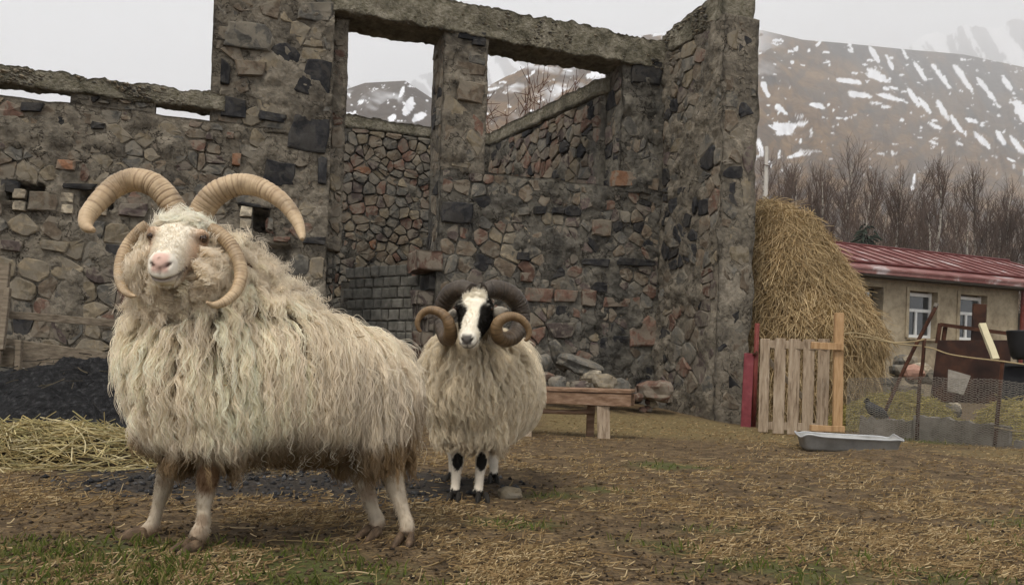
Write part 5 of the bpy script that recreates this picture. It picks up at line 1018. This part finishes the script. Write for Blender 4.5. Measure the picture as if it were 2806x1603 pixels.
def leg_piece(path, lab):
    pts = np.array([P(x, y, d) for x, y, d, r in path]); rs = np.array([r for *_, r in path])
    q = catmull(pts, 26); rr = np.interp(np.linspace(0, 1, 26), np.linspace(0, 1, len(rs)), rs)
    V, F = tube(q, rr, 14); return V, F, lab
def claw(parent, base, dirv, sidev, off, m, ln=.075, wd=.016, ht=.045, ground=0.0):
    """one toe of a cloven hoof: high at the heel, running to a low point"""
    dirv = norm(dirv); sidev = norm(sidev); c0 = np.asarray(base, float) + sidev * off; R_ = []
    for t, wz, hh in ((-.32, .55, .6), (-.22, .85, .95), (0, 1, 1.0), (.3, 1, .86), (.6, .85, .62), (.85, .55, .36), (1, .22, .18)):
        c = c0 + dirv * ln * t + sidev * off * .35 * t; h = ht * hh; zb = ground; zt = ground + h
        R_.append(np.array([c + sidev * wd * wz * a + np.array((0, 0, zb - c[2] + (zt - zb) * b)) for a, b in ((-1, 0), (-.9, .55), (-.45, .97), (.45, .97), (.9, .55), (1, 0))]))
    V = np.vstack(R_); F = []; k = 6
    for i in range(len(R_) - 1):
        for j in range(k): F.append((i * k + j, i * k + (j + 1) % k, (i + 1) * k + (j + 1) % k, (i + 1) * k + j))
    F.append(tuple(range(k))[::-1]); F.append(tuple(range((len(R_) - 1) * k, len(R_) * k)))
    return V, F
def hoof(parent, base, dirv, m, sc=1.0, gap=.019):
    dirv = norm(dirv); side = np.array((-dirv[1], dirv[0], 0)); VV = []; FF = []; b = 0; g = float(gz(base[0], base[1])) - .004
    for o_ in (-1, 1):
        V, F = claw(parent, base, dirv, side, o_ * gap * sc, m, .078 * sc, .0165 * sc, .05 * sc, g); VV.append(V); FF += [tuple(i + b for i in f) for f in F]; b += len(V)
    o = mesh('hoof', np.vstack(VV), FF, m, parent, smooth=True)
    sb = o.modifiers.new('s', 'SUBSURF'); sb.levels = 1; sb.render_levels = 1
    return o
def ear(parent, p0, p1, wid, m, up):
    p0, p1 = np.asarray(p0), np.asarray(p1); d = norm(p1 - p0); u = norm(np.asarray(up) - d * (np.asarray(up) @ d)); s = np.cross(d, u); R_ = []
    for t, ww in ((0, .55), (.2, .85), (.45, 1), (.7, .8), (.9, .4), (1, .08)):
        R_.append((p0 + (p1 - p0) * t, u, s, wid * ww, .006 + .004 * (1 - t), 1))
    V, F = ringloft(R_, 12); return mesh('ear', V, F, m, parent, smooth=True)

def head_frame(E, f):
    f = norm(f); g = norm(UP - f * f[2]); h = np.cross(f, g); return np.asarray(E) - g * .036, f, g, h      # h points to the picture's ... side
def head_pieces(O, f, g, h, sc=1.0, lab=2):
    R_ = []
    for t, og, hw, hh in ((-.12, .005, .035, .04), (-.10, .004, .058, .062), (-.06, .0, .072, .078), (-.01, -.002, .074, .080), (.03, -.006, .066, .074), (.07, -.012, .056, .063), (.11, -.018, .044, .053), (.145, -.022, .0395, .046), (.17, -.025, .038, .042), (.188, -.028, .033, .035), (.2, -.03, .02, .021)):
        R_.append((O + f * t * sc + g * og * sc, h, g, hw * sc, hh * sc, .86))
    V, F = ringloft(R_, 24); ps = [(V, F, lab)]
    R_ = [(O + f * t * sc + g * og * sc, h, g, hw * sc, hh * sc, .9) for t, og, hw, hh in ((.02, -.055, .03, .028), (.08, -.058, .032, .026), (.13, -.058, .032, .022), (.165, -.057, .03, .018), (.178, -.055, .02, .012))]   # lower jaw
    ps.append((*ringloft(R_, 18), lab))
    for s in (-1, 1):
        ps.append((*ball(O + f * .002 * sc + g * .036 * sc + h * s * .062 * sc, .022 * sc), lab))        # brow
        ps.append((*ball(O + f * .012 * sc + g * .048 * sc + h * s * .066 * sc, .014 * sc), lab))       # upper lid
        ps.append((*ball(O + f * .016 * sc + g * .019 * sc + h * s * .067 * sc, .011 * sc), lab))       # lower lid
        ps.append((*ball(O + f * .16 * sc - g * .012 * sc + h * s * .021 * sc, .0195 * sc), lab))         # nostril wing
    return ps
def head_local(W, O, f, g, h, sc):
    q = (W - O) / sc; return q @ f, q @ h, q @ g
def carve_head(W, L_, O, f, g, h, sc):
    t, l, v = head_local(W, O, f, g, h, sc); hd = L_ == 2; D = np.zeros(len(W)); inw = np.zeros_like(W)
    mz = hd & (t > .10); yl = -.047 - .006 * np.cos(l * 60) + .10 * np.maximum(0, .15 - t)
    mo = np.exp(-((v - yl) / .0042) ** 2) * mz
    no_ = np.zeros(len(W))
    for s in (-1, 1):
        cx = .0205 * s; cy = -.012; dx = (l - cx); dy = (v - cy) - s * dx * .55
        no_ = np.maximum(no_, np.exp(-(dx / .009) ** 2 - (dy / .0048) ** 2) * (t > .165) * hd)
    ph = np.exp(-(l / .003) ** 2) * (t > .18) * (v < -.018) * (v > -.046) * hd
    W2 = W - f * (mo * .009 + no_ * .012 + ph * .004)[:, None] * sc
    return W2, mo, no_, ph, t, l, v

# ---------------------------------------------------------------- the cream ram in front
R1_ = setp(empty('ram', (-.8, 2.85, 0)), 'large cream ram with four pale ridged horns and long shaggy fleece, in front', 'ram')
rng = np.random.default_rng(11)
rump = np.array((-.63, 3.03, 0)); chest = np.array((-1.105, 2.77, 0)); bd1 = norm(chest - rump); sd1 = np.cross(bd1, UP)
tr = []
for t, z, rw_, rh in ((-.25, .485, .07, .09), (-.21, .495, .14, .155), (-.12, .51, .2, .2), (0, .528, .226, .22), (.12, .542, .236, .236), (.24, .56, .24, .252), (.36, .582, .238, .268), (.46, .597, .222, .27), (.55, .605, .19, .24), (.61, .61, .135, .175), (.65, .615, .06, .08)):
    tr.append((rump + bd1 * t + UP * z, sd1, UP, rw_, rh, .95))
E1 = P(490, 648, 2.58); f1 = norm((.11, -.92, -.30)); O1, f1, g1, h1 = head_frame(E1, f1); s1 = 1.08
nk = [(p, sd1 * .6 + np.array((.5, 0, 0)), norm(np.cross(sd1, (-.1, -.3, 1))), a, b, 1) for p, a, b in ((np.array((-.98, 2.85, .62)), .18, .2), (np.array((-.99, 2.82, .76)), .175, .185), (np.array((-1.01, 2.77, .87)), .15, .155), (np.array((-1.035, 2.71, .96)), .115, .12), (O1 - f1 * .07, .07, .075))]
nk = [(p, norm(s_), norm(u_), a, b, e) for p, s_, u_, a, b, e in nk]
legs1 = {'A': [(520, 1080, 2.83, .10), (494, 1190, 2.84, .06), (470, 1260, 2.85, .038), (455, 1305, 2.86, .032), (444, 1345, 2.86, .026), (432, 1390, 2.87, .019), (422, 1425, 2.87, .021), (410, 1448, 2.865, .028), (392, 1464, 2.85, .024)],
         'B': [(612, 1080, 2.74, .10), (592, 1190, 2.71, .06), (578, 1260, 2.70, .04), (568, 1310, 2.69, .036), (563, 1350, 2.69, .029), (559, 1395, 2.68, .0205), (557, 1428, 2.675, .022), (549, 1455, 2.67, .029), (536, 1476, 2.66, .025)],
         'C': [(950, 1060, 3.06, .13), (968, 1200, 3.06, .075), (992, 1300, 3.05, .04), (1008, 1350, 3.04, .029), (1022, 1395, 3.03, .0235), (1035, 1425, 3.02, .027), (1026, 1445, 3.01, .023)],
         'D': [(1000, 1060, 2.97, .13), (1050, 1200, 2.96, .075), (1078, 1310, 2.95, .036), (1092, 1360, 2.94, .028), (1106, 1405, 2.93, .0225), (1116, 1440, 2.92, .026), (1114, 1462, 2.91, .023)]}
pcs = [(*ringloft(tr, 28), 0), (*ringloft(nk, 24), 1)] + head_pieces(O1, f1, g1, h1, s1) + [leg_piece(p, 3) for p in legs1.values()]
W, F, Lb = build_body('body', pcs, R1_, M['skin'])
W, mo, nos, phl, ht, hl, hv_ = carve_head(W, Lb, O1, f1, g1, h1, s1)
def colour1(W, Lb, ht, hl, hv_, mo, nos, phl):
    n = len(W); nz = fbm(W * 30, 3, 5)[:, None]; nz2 = fbm(W * 9, 3, 6)
    c = np.tile((.26, .21, .145), (n, 1))  # trunk and neck under the fleece: shade between the locks painted into the colour
    hd = Lb == 2
    c[hd] = (.80, .74, .63)
    tan = .8 * np.clip(sstep(.03, .065, np.abs(hl) + .25 * np.maximum(0, -.02 - hv_) + (nz2 - .5) * .03) * sstep(.15, .09, ht) * sstep(-.03, 0, ht) + .5 * sstep(-.035, -.06, hv_) * sstep(.13, .08, ht), 0, 1) * hd
    c = c * (1 - tan[:, None]) + np.array((.55, .37, .24)) * tan[:, None]
    pk = np.clip(sstep(.158, .178, ht) * sstep(.027, .017, np.abs(hl)) * sstep(-.036, -.026, hv_), 0, 1) * hd
    c = c * (1 - .85 * pk[:, None]) + np.array((.58, .36, .30)) * .85 * pk[:, None]
    for (a, b, cc) in ((.0, .0, None),):
        pass
    sp = np.exp(-((hl - .002) / .004) ** 2 - ((hv_ - .006) / .003) ** 2) * hd * (ht > .15); c = c * (1 - .7 * sp[:, None])
    dk = np.clip(mo * .9 + nos * 1.2 + phl * .5, 0, 1)[:, None]; c = c * (1 - dk) + np.array((.06, .03, .025)) * dk
    for s in (-1, 1):
        ey = np.exp(-((ht - .018) / .017) ** 2 - ((hv_ - .03) / .014) ** 2) * (hl * s > .04) * hd * .85; c = c * (1 - ey[:, None]) + np.array((.12, .065, .035)) * ey[:, None]
    lip = np.exp(-((hv_ + .056) / .007) ** 2) * (ht > .13) * hd; c = c * (1 - .45 * lip[:, None]) + np.array((.2, .15, .14)) * .45 * lip[:, None]
    lg = Lb == 3; z = W[:, 2]
    c[lg] = (.46, .39, .30)
    st = np.zeros(n)
    for x_, y_, d_, r_, k_ in ((568, 1310, 2.66, .045, .9), (446, 1320, 2.83, .03, .5), (552, 1428, 2.65, .022, .5), (1008, 1350, 3.02, .035, .5), (540, 1470, 2.64, .03, .5), (395, 1460, 2.84, .035, .5)):
        st = np.maximum(st, k_ * sstep(1.3, .5, np.linalg.norm(W - P(x_, y_, d_), axis=1) / r_ + (nz2 - .5) * 1.2))
    st = np.maximum(st, .75 * sstep(.07, .02, z + (nz2 - .5) * .04)) * lg
    c = c * (1 - st[:, None]) + np.array((.16, .085, .04)) * st[:, None]
    return np.clip(c * (.8 + .4 * nz), 0, 1)
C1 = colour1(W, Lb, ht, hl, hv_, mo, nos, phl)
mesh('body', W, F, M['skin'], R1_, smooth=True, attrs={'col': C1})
T, ar, VN = tri_data(W, F); tl = Lb[T]; Cc = W[T].mean(1)
bt, bl_, bv = head_local(Cc, O1, f1, g1, h1, s1)
islab = lambda k: (tl == k).any(1)
allleg = (tl == 3).all(1); hd_t = (tl == 2).all(1)
wool_z = np.where(allleg, sstep(.29, .36, Cc[:, 2]), 1.0)
face = hd_t & (((bt > .012) & ~((bv > .055) & (bt < .012))) | ((np.abs(np.abs(bl_) - .07) < .03) & (np.abs(bt - .012) < .04) & (np.abs(bv - .03) < .026)))
# cheek ruff: jaw behind the mouth is woolly
cheek = hd_t & (((bt < .085) & (bv < -.015) & (np.abs(bl_) > .034)) | ((bt < .05) & (bv < .012) & (np.abs(bl_) > .05)))
face = face & ~cheek
# long locks on the trunk
wt = np.where(hd_t, 0, wool_z) * np.where(islab(1) & (Cc[:, 2] > .84), np.where((Cc - np.array((-1.03, 2.72, 0))) @ bd1 < -.02, .8, .15), 1)
bv1 = BVHTree.FromPolygons(W.tolist(), F); wt = wt * (.05 + sstep(.38, .52, fbm(Cc * 8.5, 3, 15)))
x, nn, k = scatter(W, T, ar, VN, wt, 6200, rng)
along = (x - rump) @ bd1
Lf = np.interp(along, [-.3, 0, .3, .45, .65], [.24, .27, .27, .2, .15]) * rng.uniform(.65, 1.2, len(x)) * np.where(x[:, 2] > .8, .75, 1) 
Lf = Lf * np.interp(x[:, 2], [.3, .42, .55], [.4, .6, 1])
lowf = np.stack([fbm(x * 3.2 + 9 * k_, 2, 70 + k_) - .5 for k_ in range(3)], 1) * np.interp(along, [.2, .5], [.7, 1.3])[:, None]
side = np.sign((x - rump) @ sd1)[:, None] * sd1 * .3 * sstep(.5, .9, nn[:, 2:3])
pts, rr, wh = locks(x, nn, Lf, np.interp(along, [.2, .5], [.3, .55]) + .5 * rng.random(len(x)), .85, .0075, .075, .0125, 14, rng, flow=lowf + side - bd1 * .12, noise=.1, tipc=.88, rad=.0009, bvh=bv1, rise=np.interp(along, [.2, .5], [.07, .095]))
cr = np.array((.96, .862, .705)); vary = rng.uniform(.82, 1.1, (len(x), 1)) 
dirt = np.clip(sstep(.5, .36, x[:, 2] + .09 * (fbm(x * 6, 3, 80) - .5) * 2) * .75 + sstep(-.02, -.24, along) * sstep(.68, .4, x[:, 2]) * .75, 0, .88)[:, None]
cl = (cr * vary) * (1 - dirt) + np.array((.27, .19, .105)) * dirt
cl = cl * (.78 + .42 * fbm(x * 4.5, 3, 83))[:, None] + (rng.random((len(x), 1)) - .5) * np.array((.05, .04, .05))
cp = np.clip(cl[wh] * rng.uniform(.9, 1.08, (len(wh), 1)), 0, .95)[:, None] * np.ones((1, pts.shape[1], 1)); zz_ = pts[..., 2] + .09 * (vnoise(pts.reshape(-1, 3) * 7, 31).reshape(pts.shape[:2]) - .5)
ap = (pts - rump) @ bd1; sg = np.clip(.85 * sstep(.38, .29, zz_) + .6 * sstep(-.08, -.24, ap) * sstep(.6, .38, zz_), 0, .85)[..., None]; cp = cp * (1 - sg) + np.array((.25, .165, .085)) * sg
ST_P, ST_R, ST_C = [pts], [rr], [cp]
xf, nf_, kf = scatter(W, T, ar, VN, np.where(hd_t | allleg, 0, 1.0), 500, rng)
pf, rf2, wf = locks(xf, nf_, rng.uniform(.1, .2, 500) * sstep(.2, .5, xf[:, 2]) + .04, .6 + .6 * rng.random(500), .8, .012, .07, .004, 3, rng, rad=.0007, noise=.3, bvh=bv1, hug=.6, rise=.07)
ST_P.append(pf); ST_R.append(rf2); ST_C.append(np.tile((.93, .86, .72), (len(pf), 11, 1)))
# curled wool of neck, cheeks and poll
wt = np.where((islab(1) & (Cc[:, 2] > .78)) | (hd_t & ~face & ~((bv > .03) & (bt > -.02))) | ((tl == 2).any(1) & ~hd_t), 1.0, 0)
x, nn, k = scatter(W, T, ar, VN, wt, 2600, rng); ht2, hl2, hv2 = head_local(x, O1, f1, g1, h1, s1)
top = (hv2 > .04) & (ht2 > -.12)
Lf = np.where(top, .045, np.interp(x[:, 2], [.78, .88, .95, 1.05], [.12, .115, .10, .06])) * rng.uniform(.7, 1.25, len(x))
pts, rr, wh = locks(x, nn, Lf, 1.6 * np.ones(len(x)), .25, .013, .034, .012, 18, rng, curl=.7, tipc=.5, rad=.0009, noise=.55)
cl = np.where(top[:, None], np.array((.95, .90, .79)), np.array((.91, .82, .68))) * rng.uniform(.8, 1.1, (len(x), 1))
ST_P.append(pts); ST_R.append(rr); ST_C.append(np.repeat(np.clip(cl[wh], 0, .95)[:, None], 11, 1))
o = curves('fleece', np.concatenate(ST_P), np.concatenate(ST_R), M['wool'], R1_, np.concatenate(ST_C))
xb, nb, kb2 = scatter(W, T, ar, VN, np.where(hd_t | allleg, 0, 1.0) * (Cc[:, 2] < .75), 70, rng)
db = norm(rng.normal(0, 1, (70, 3)) * np.array((1, 1, .6)) + nb * .2); cb = xb + nb * .05; lb_ = rng.uniform(.01, .05, (70, 1))
curves('caught_straw', np.stack([cb - db * lb_, cb + db * lb_], 1), np.full((70, 2), .0014), M['strand'], R1_, np.tile((.4, .29, .13), (70, 1)) * rng.uniform(.3, 1.1, (70, 1)))
# short face and leg hair
def short_coat(par, W, T, ar, VN, wt, n, Cv, ln, rad, flowdir, rng):
    x, nn, k = scatter(W, T, ar, VN, wt, n, rng); fl = np.asarray(flowdir(x)); d = norm(nn * .55 + fl * 1.0 + rng.normal(0, .2, x.shape))
    l = (ln(x) * rng.uniform(.6, 1.2, n))[:, None]; pts = np.stack([x - nn * .001, x + d * l * .5, x + d * l - np.array((0, 0, 1.)) * l * .12], 1)
    curves('short_hair', pts, np.broadcast_to(np.array((1, .8, .3)) * rad, (n, 3)), M['wool'], par, np.clip(Cv[T[k, 0]] * rng.uniform(.85, 1.15, (n, 1)), 0, .95))
wtf = np.where(face & (bt < .155), 1.0, 0) + np.where(allleg & (Cc[:, 2] < .34), .5, 0)
short_coat(R1_, W, T, ar, VN, wtf, 14000, C1, lambda x: np.where(x[:, 2] > .6, .012, .01), .0006, lambda x: np.where(x[:, 2:3] > .6, f1[None] * .6 + np.array((0, 0, -.4)), np.array((0, 0, -1.))), rng)
# eyes, ears, horns, hooves
for s in (-1, 1):
    c = O1 + (f1 * .014 + g1 * .033 + h1 * s * .0705) * s1; V, Ff = ball(c, .0140 * s1, 12); mesh('eye', V, Ff, M['eye'], R1_, smooth=True)
ear(R1_, P(612, 715, 2.66), P(690, 733, 2.74), .028, M['ear'], (0, -.3, 1)); ear(R1_, P(380, 700, 2.62), P(330, 740, 2.68), .024, M['ear'], (0, -.3, 1))
hp = lambda l, d0, dd: [P(x, y, d) for (x, y), d in zip(l, np.interp(np.linspace(0, 1, len(l)), np.linspace(0, 1, len(dd)), dd))]
horn('horn', hp([(535, 640), (548, 590), (582, 540), (630, 512), (680, 506), (730, 522), (778, 556), (812, 602), (826, 640), (828, 656)], 0, [2.72, 2.72, 2.72, 2.66, 2.60]), [.038, .041, .040, .0375, .0345, .031, .0265, .021, .0135, .006], M['horn1'], R1_, 46)
horn('horn', hp([(500, 630), (478, 572), (436, 518), (392, 496), (352, 496), (310, 516), (272, 552), (240, 592), (237, 620), (256, 632)], 0, [2.72, 2.72, 2.74, 2.66, 2.58]), [.036, .039, .040, .039, .0375, .035, .031, .0265, .019, .008], M['horn1'], R1_, 46)
horn('horn', hp([(575, 628), (600, 640), (632, 672), (655, 715), (660, 760), (645, 800), (615, 827), (585, 836), (566, 828)], 0, [2.62, 2.62, 2.58, 2.50, 2.46]), [.021, .0225, .0225, .0215, .02, .0175, .0145, .010, .004], M['horn1'], R1_, 44)
horn('horn', hp([(405, 618), (385, 634), (355, 668), (336, 705), (328, 745), (332, 780), (345, 800), (358, 809), (372, 812)], 0, [2.60, 2.60, 2.56, 2.50, 2.46]), [.019, .0205, .0205, .0195, .0175, .015, .012, .009, .004], M['horn1'], R1_, 44)
for (x_, y_, d_), dv in (((385, 1468, 2.85), (-.93, -.36, 0)), ((530, 1482, 2.66), (-.6, -.8, 0)), ((1022, 1450, 3.0), (-.45, -.9, 0)), ((1112, 1468, 2.9), (-.12, -1, 0))):
    hoof(R1_, P(x_, y_, d_), np.array(dv), M['hoof'])

# ---------------------------------------------------------------- the ram with the black and white face
R2_ = setp(empty('ram', (-.16, 4.1, 0)), 'ram with black and white face and thick curling dark horns, facing the camera', 'ram')
rng = np.random.default_rng(23)
rump = np.array((-.09, 4.55, 0)); chest = np.array((-.185, 3.92, 0)); bd2 = norm(chest - rump); sd2 = np.cross(bd2, UP)
tr = []
for t, z, rw_, rh in ((-.2, .5, .065, .09), (-.14, .505, .145, .17), (-.04, .515, .19, .21), (.12, .52, .207, .226), (.3, .52, .212, .228), (.46, .528, .21, .228), (.6, .542, .197, .225), (.71, .555, .168, .2), (.78, .565, .12, .15), (.81, .57, .06, .07)):
    tr.append((rump + bd2 * t + UP * z, sd2, UP, rw_, rh, .95))
E2 = P(1300, 842, 3.60); O2, f2, g2, h2 = head_frame(E2, (-.13, -.81, -.56)); s2 = 1.0
nk = [(p, norm(sd2), norm((0, -.5, .8)), a, b, 1) for p, a, b in ((np.array((-.155, 3.98, .60)), .16, .16), (np.array((-.16, 3.87, .70)), .13, .13), (np.array((-.165, 3.76, .80)), .095, .10), (O2 - f2 * .07, .06, .07))]
FL = lambda dx: [(1268 + dx, 1120, 3.9, .08), (1262 + dx, 1190, 3.88, .05), (1257 + dx, 1235, 3.87, .033), (1254 + dx, 1262, 3.86, .0305), (1250 + dx, 1295, 3.86, .0225), (1248 + dx, 1330, 3.855, .0205), (1246 + dx, 1350, 3.85, .025), (1245 + dx, 1360, 3.84, .023)]
legs2 = [FL(0), [(x + 70 + (1268 - x) * -.3, y, d, r) for x, y, d, r in FL(0)],
         [(1325, 1100, 4.5, .1), (1343, 1190, 4.5, .055), (1351, 1250, 4.5, .03), (1353, 1285, 4.48, .023), (1351, 1308, 4.47, .025)], [(1262, 1100, 4.5, .1), (1248, 1190, 4.5, .055), (1243, 1250, 4.5, .03), (1242, 1285, 4.48, .023), (1241, 1305, 4.47, .025)]]
pcs = [(*ringloft(tr, 28), 0), (*ringloft(nk, 24), 1)] + head_pieces(O2, f2, g2, h2, s2) + [leg_piece(p, 3) for p in legs2]
W, F, Lb = build_body('body', pcs, R2_, M['skin'], .0075)
W, mo, nos, phl, ht, hl, hv_ = carve_head(W, Lb, O2, f2, g2, h2, s2)
hr = np.sign(hl) * 1.0
def colour2(W, Lb, ht, hl, hv_, mo, nos, phl):
    n = len(W); nz = fbm(W * 30, 3, 5)[:, None]; nz2 = fbm(W * 26, 3, 6); hd = Lb == 2
    c = np.tile((.28, .23, .155), (n, 1)); c[hd] = (.82, .77, .66)  # body beneath the wool painted darker than cream so gaps between locks look shaded
    edge = .033 + .01 * (nz2 - .5) + .012 * sstep(.02, -.04, ht) - .014 * (hl > 0) * sstep(.1, .05, ht)
    blk = sstep(-.004, .004, np.abs(hl) - edge) * sstep(.135, .12, ht + .02 * (nz2 - .5)) * sstep(.066, .056, hv_) * hd
    blk = np.maximum(blk, sstep(-.03, -.045, hv_) * sstep(.09, .07, ht) * hd)
    c = c * (1 - blk[:, None]) + np.array((.016, .014, .012)) * blk[:, None]
    nose = sstep(.168, .18, ht) * sstep(.026, .018, np.abs(hl)) * sstep(-.036, -.026, hv_) * sstep(.014, .004, hv_) * hd
    c = c * (1 - .92 * nose[:, None]) + np.array((.07, .062, .06)) * .92 * nose[:, None]
    dk = np.clip(mo * .9 + nos * 1.2 + phl * .8, 0, 1)[:, None]; c = c * (1 - dk) + np.array((.02, .018, .017)) * dk
    lip = np.exp(-((hv_ + .04) / .008) ** 2) * (ht > .15) * hd; c = c * (1 - .5 * lip[:, None]) + np.array((.16, .15, .14)) * .5 * lip[:, None]
    lg = Lb == 3; c[lg] = (.62, .56, .47)
    for lp in legs2[:2]:
        q = P(lp[3][0], lp[3][1] + 3, lp[3][2] - .03); c[lg & (np.linalg.norm((W - q) * (1, 1, .72), axis=1) + (nz2 - .5) * .012 < .031)] = (.012, .011, .01)
    z = W[:, 2]; c[lg & (z + (nz2 - .5) * .02 < .055)] = (.02, .018, .016)
    return np.clip(c * (.8 + .4 * nz), 0, 1)
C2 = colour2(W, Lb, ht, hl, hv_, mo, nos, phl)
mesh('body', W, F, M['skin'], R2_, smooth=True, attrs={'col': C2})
T, ar, VN = tri_data(W, F); tl = Lb[T]; Cc = W[T].mean(1); bt, bl_, bv = head_local(Cc, O2, f2, g2, h2, s2)
islab = lambda k: (tl == k).any(1); allleg = (tl == 3).all(1); hd_t = (tl == 2).all(1)
wool_z = np.where(allleg, sstep(.24, .32, Cc[:, 2]), 1.0)
wt = np.where(hd_t | (np.linalg.norm(Cc - (O2 - f2 * .05), axis=1) < .105), 0, wool_z) * np.where(Cc[:, 1] > 4.55, .35, 1) * (.05 + sstep(.38, .52, fbm(Cc * 8.5, 3, 18)))
x, nn, k = scatter(W, T, ar, VN, wt, 3900, rng); along = (x - rump) @ bd2
Lf = np.interp(x[:, 2], [.25, .36, .5, .8], [.1, .16, .25, .2]) * rng.uniform(.7, 1.15, len(x)); Lf = Lf * np.interp(x[:, 2], [.3, .42, .55], [.5, .7, 1]); bv2 = BVHTree.FromPolygons(W.tolist(), F)
lowf = np.stack([fbm(x * 3.4 + 9 * k_, 2, 90 + k_) - .5 for k_ in range(3)], 1) * 1.3
pts, rr, wh = locks(x, nn, Lf, .4 + .6 * rng.random(len(x)), .85, .009, .06, .014, 15, rng, flow=lowf, rad=.001, noise=.15, bvh=bv2, rise=.085)
dirt = np.clip(sstep(.42, .28, x[:, 2]) * .5, 0, .7)[:, None]
cl = np.array((.86, .77, .61)) * rng.uniform(.8, 1.1, (len(x), 1)) * (1 - dirt) + np.array((.36, .27, .16)) * dirt
ST_P, ST_R, ST_C = [pts], [rr], [np.clip(cl[wh] * rng.uniform(.88, 1.08, (len(wh), 1)), 0, .95)]
# tuft on the poll
x, nn, k = scatter(W, T, ar, VN, np.where(hd_t & (bv > .045) & (bt < -.035) & (np.abs(bl_) < .045), 1.0, 0), 70, rng)
pts, rr, wh = locks(x, nn, rng.uniform(.018, .035, len(x)), 1.4 * np.ones(len(x)), .2, .006, .04, .012, 16, rng, curl=.4, tipc=.4, rad=.0009, noise=.5)
ST_P.append(pts); ST_R.append(rr); ST_C.append(np.tile((.82, .77, .66), (len(pts), 1)))
curves('fleece', np.concatenate(ST_P), np.concatenate(ST_R), M['wool'], R2_, np.concatenate(ST_C))
wtf = np.where(hd_t & (bt < .16), 1.0, 0) + np.where(allleg & (Cc[:, 2] < .34), .5, 0)
short_coat(R2_, W, T, ar, VN, wtf, 11000, C2, lambda x: np.where(x[:, 2] > .6, .011, .008), .0008, lambda x: np.where(x[:, 2:3] > .6, f2[None] * .6 + np.array((0, 0, -.3)), np.array((0, 0, -1.))), rng)
for s in (-1, 1):
    c = O2 + (f2 * .006 + g2 * .034 + h2 * s * .073) * s2; V, Ff = ball(c, .0135 * s2, 12); mesh('eye', V, Ff, M['eye'], R2_, smooth=True)
ear(R2_, P(1352, 862, 3.60), P(1394, 850, 3.56), .03, M['earw'], (0, -.5, 1)); ear(R2_, P(1250, 862, 3.60), P(1226, 860, 3.58), .026, M['earw'], (0, -.5, 1))
hd = 3.62
def hp2(l): return [P(x, y, hd + dz) for x, y, dz in l]
lh = hp2([(1292, 800, .04), (1268, 793, .07), (1238, 802, .10), (1218, 832, .14), (1212, 870, .16), (1216, 905, .12), (1226, 928, .05), (1234, 920, -.02), (1233, 895, -.06), (1222, 870, -.07), (1203, 855, -.065), (1178, 850, -.06), (1156, 860, -.05), (1144, 882, -.05), (1148, 903, -.05), (1156, 908, -.05)])
rh_ = hp2([(1328, 800, .04), (1355, 793, .06), (1392, 803, .09), (1420, 832, .12), (1428, 872, .13), (1416, 912, .09), (1390, 930, .03), (1366, 922, -.03), (1360, 898, -.06), (1372, 877, -.07), (1398, 867, -.065), (1425, 873, -.06), (1444, 893, -.05), (1450, 914, -.045), (1444, 930, -.045), (1436, 931, -.045)])
rds = [.040, .042, .044, .043, .041, .038, .035, .031, .027, .0235, .0205, .018, .0155, .0125, .009, .004]
for path, nm in ((lh, 'horn'), (rh_, 'horn')):
    full = catmull(path, 16 * 6); rf = np.interp(np.linspace(0, 1, 96), np.linspace(0, 1, 16), rds)
    horn('horn', full, rf, M['horn_mix'] if 'horn_mix' in M else M['horn2'], R2_, 60, depth=.05)
for (x_, y_, d_), dv in (((1246, 1362, 3.83), (-.1, -1, 0)), ((1321, 1362, 3.83), (.1, -1, 0)), ((1352, 1312, 4.45), (.1, -1, 0)), ((1240, 1308, 4.45), (-.1, -1, 0))):
    hoof(R2_, P(x_, y_, d_), np.array(dv), M['hoof_dark'], .95)
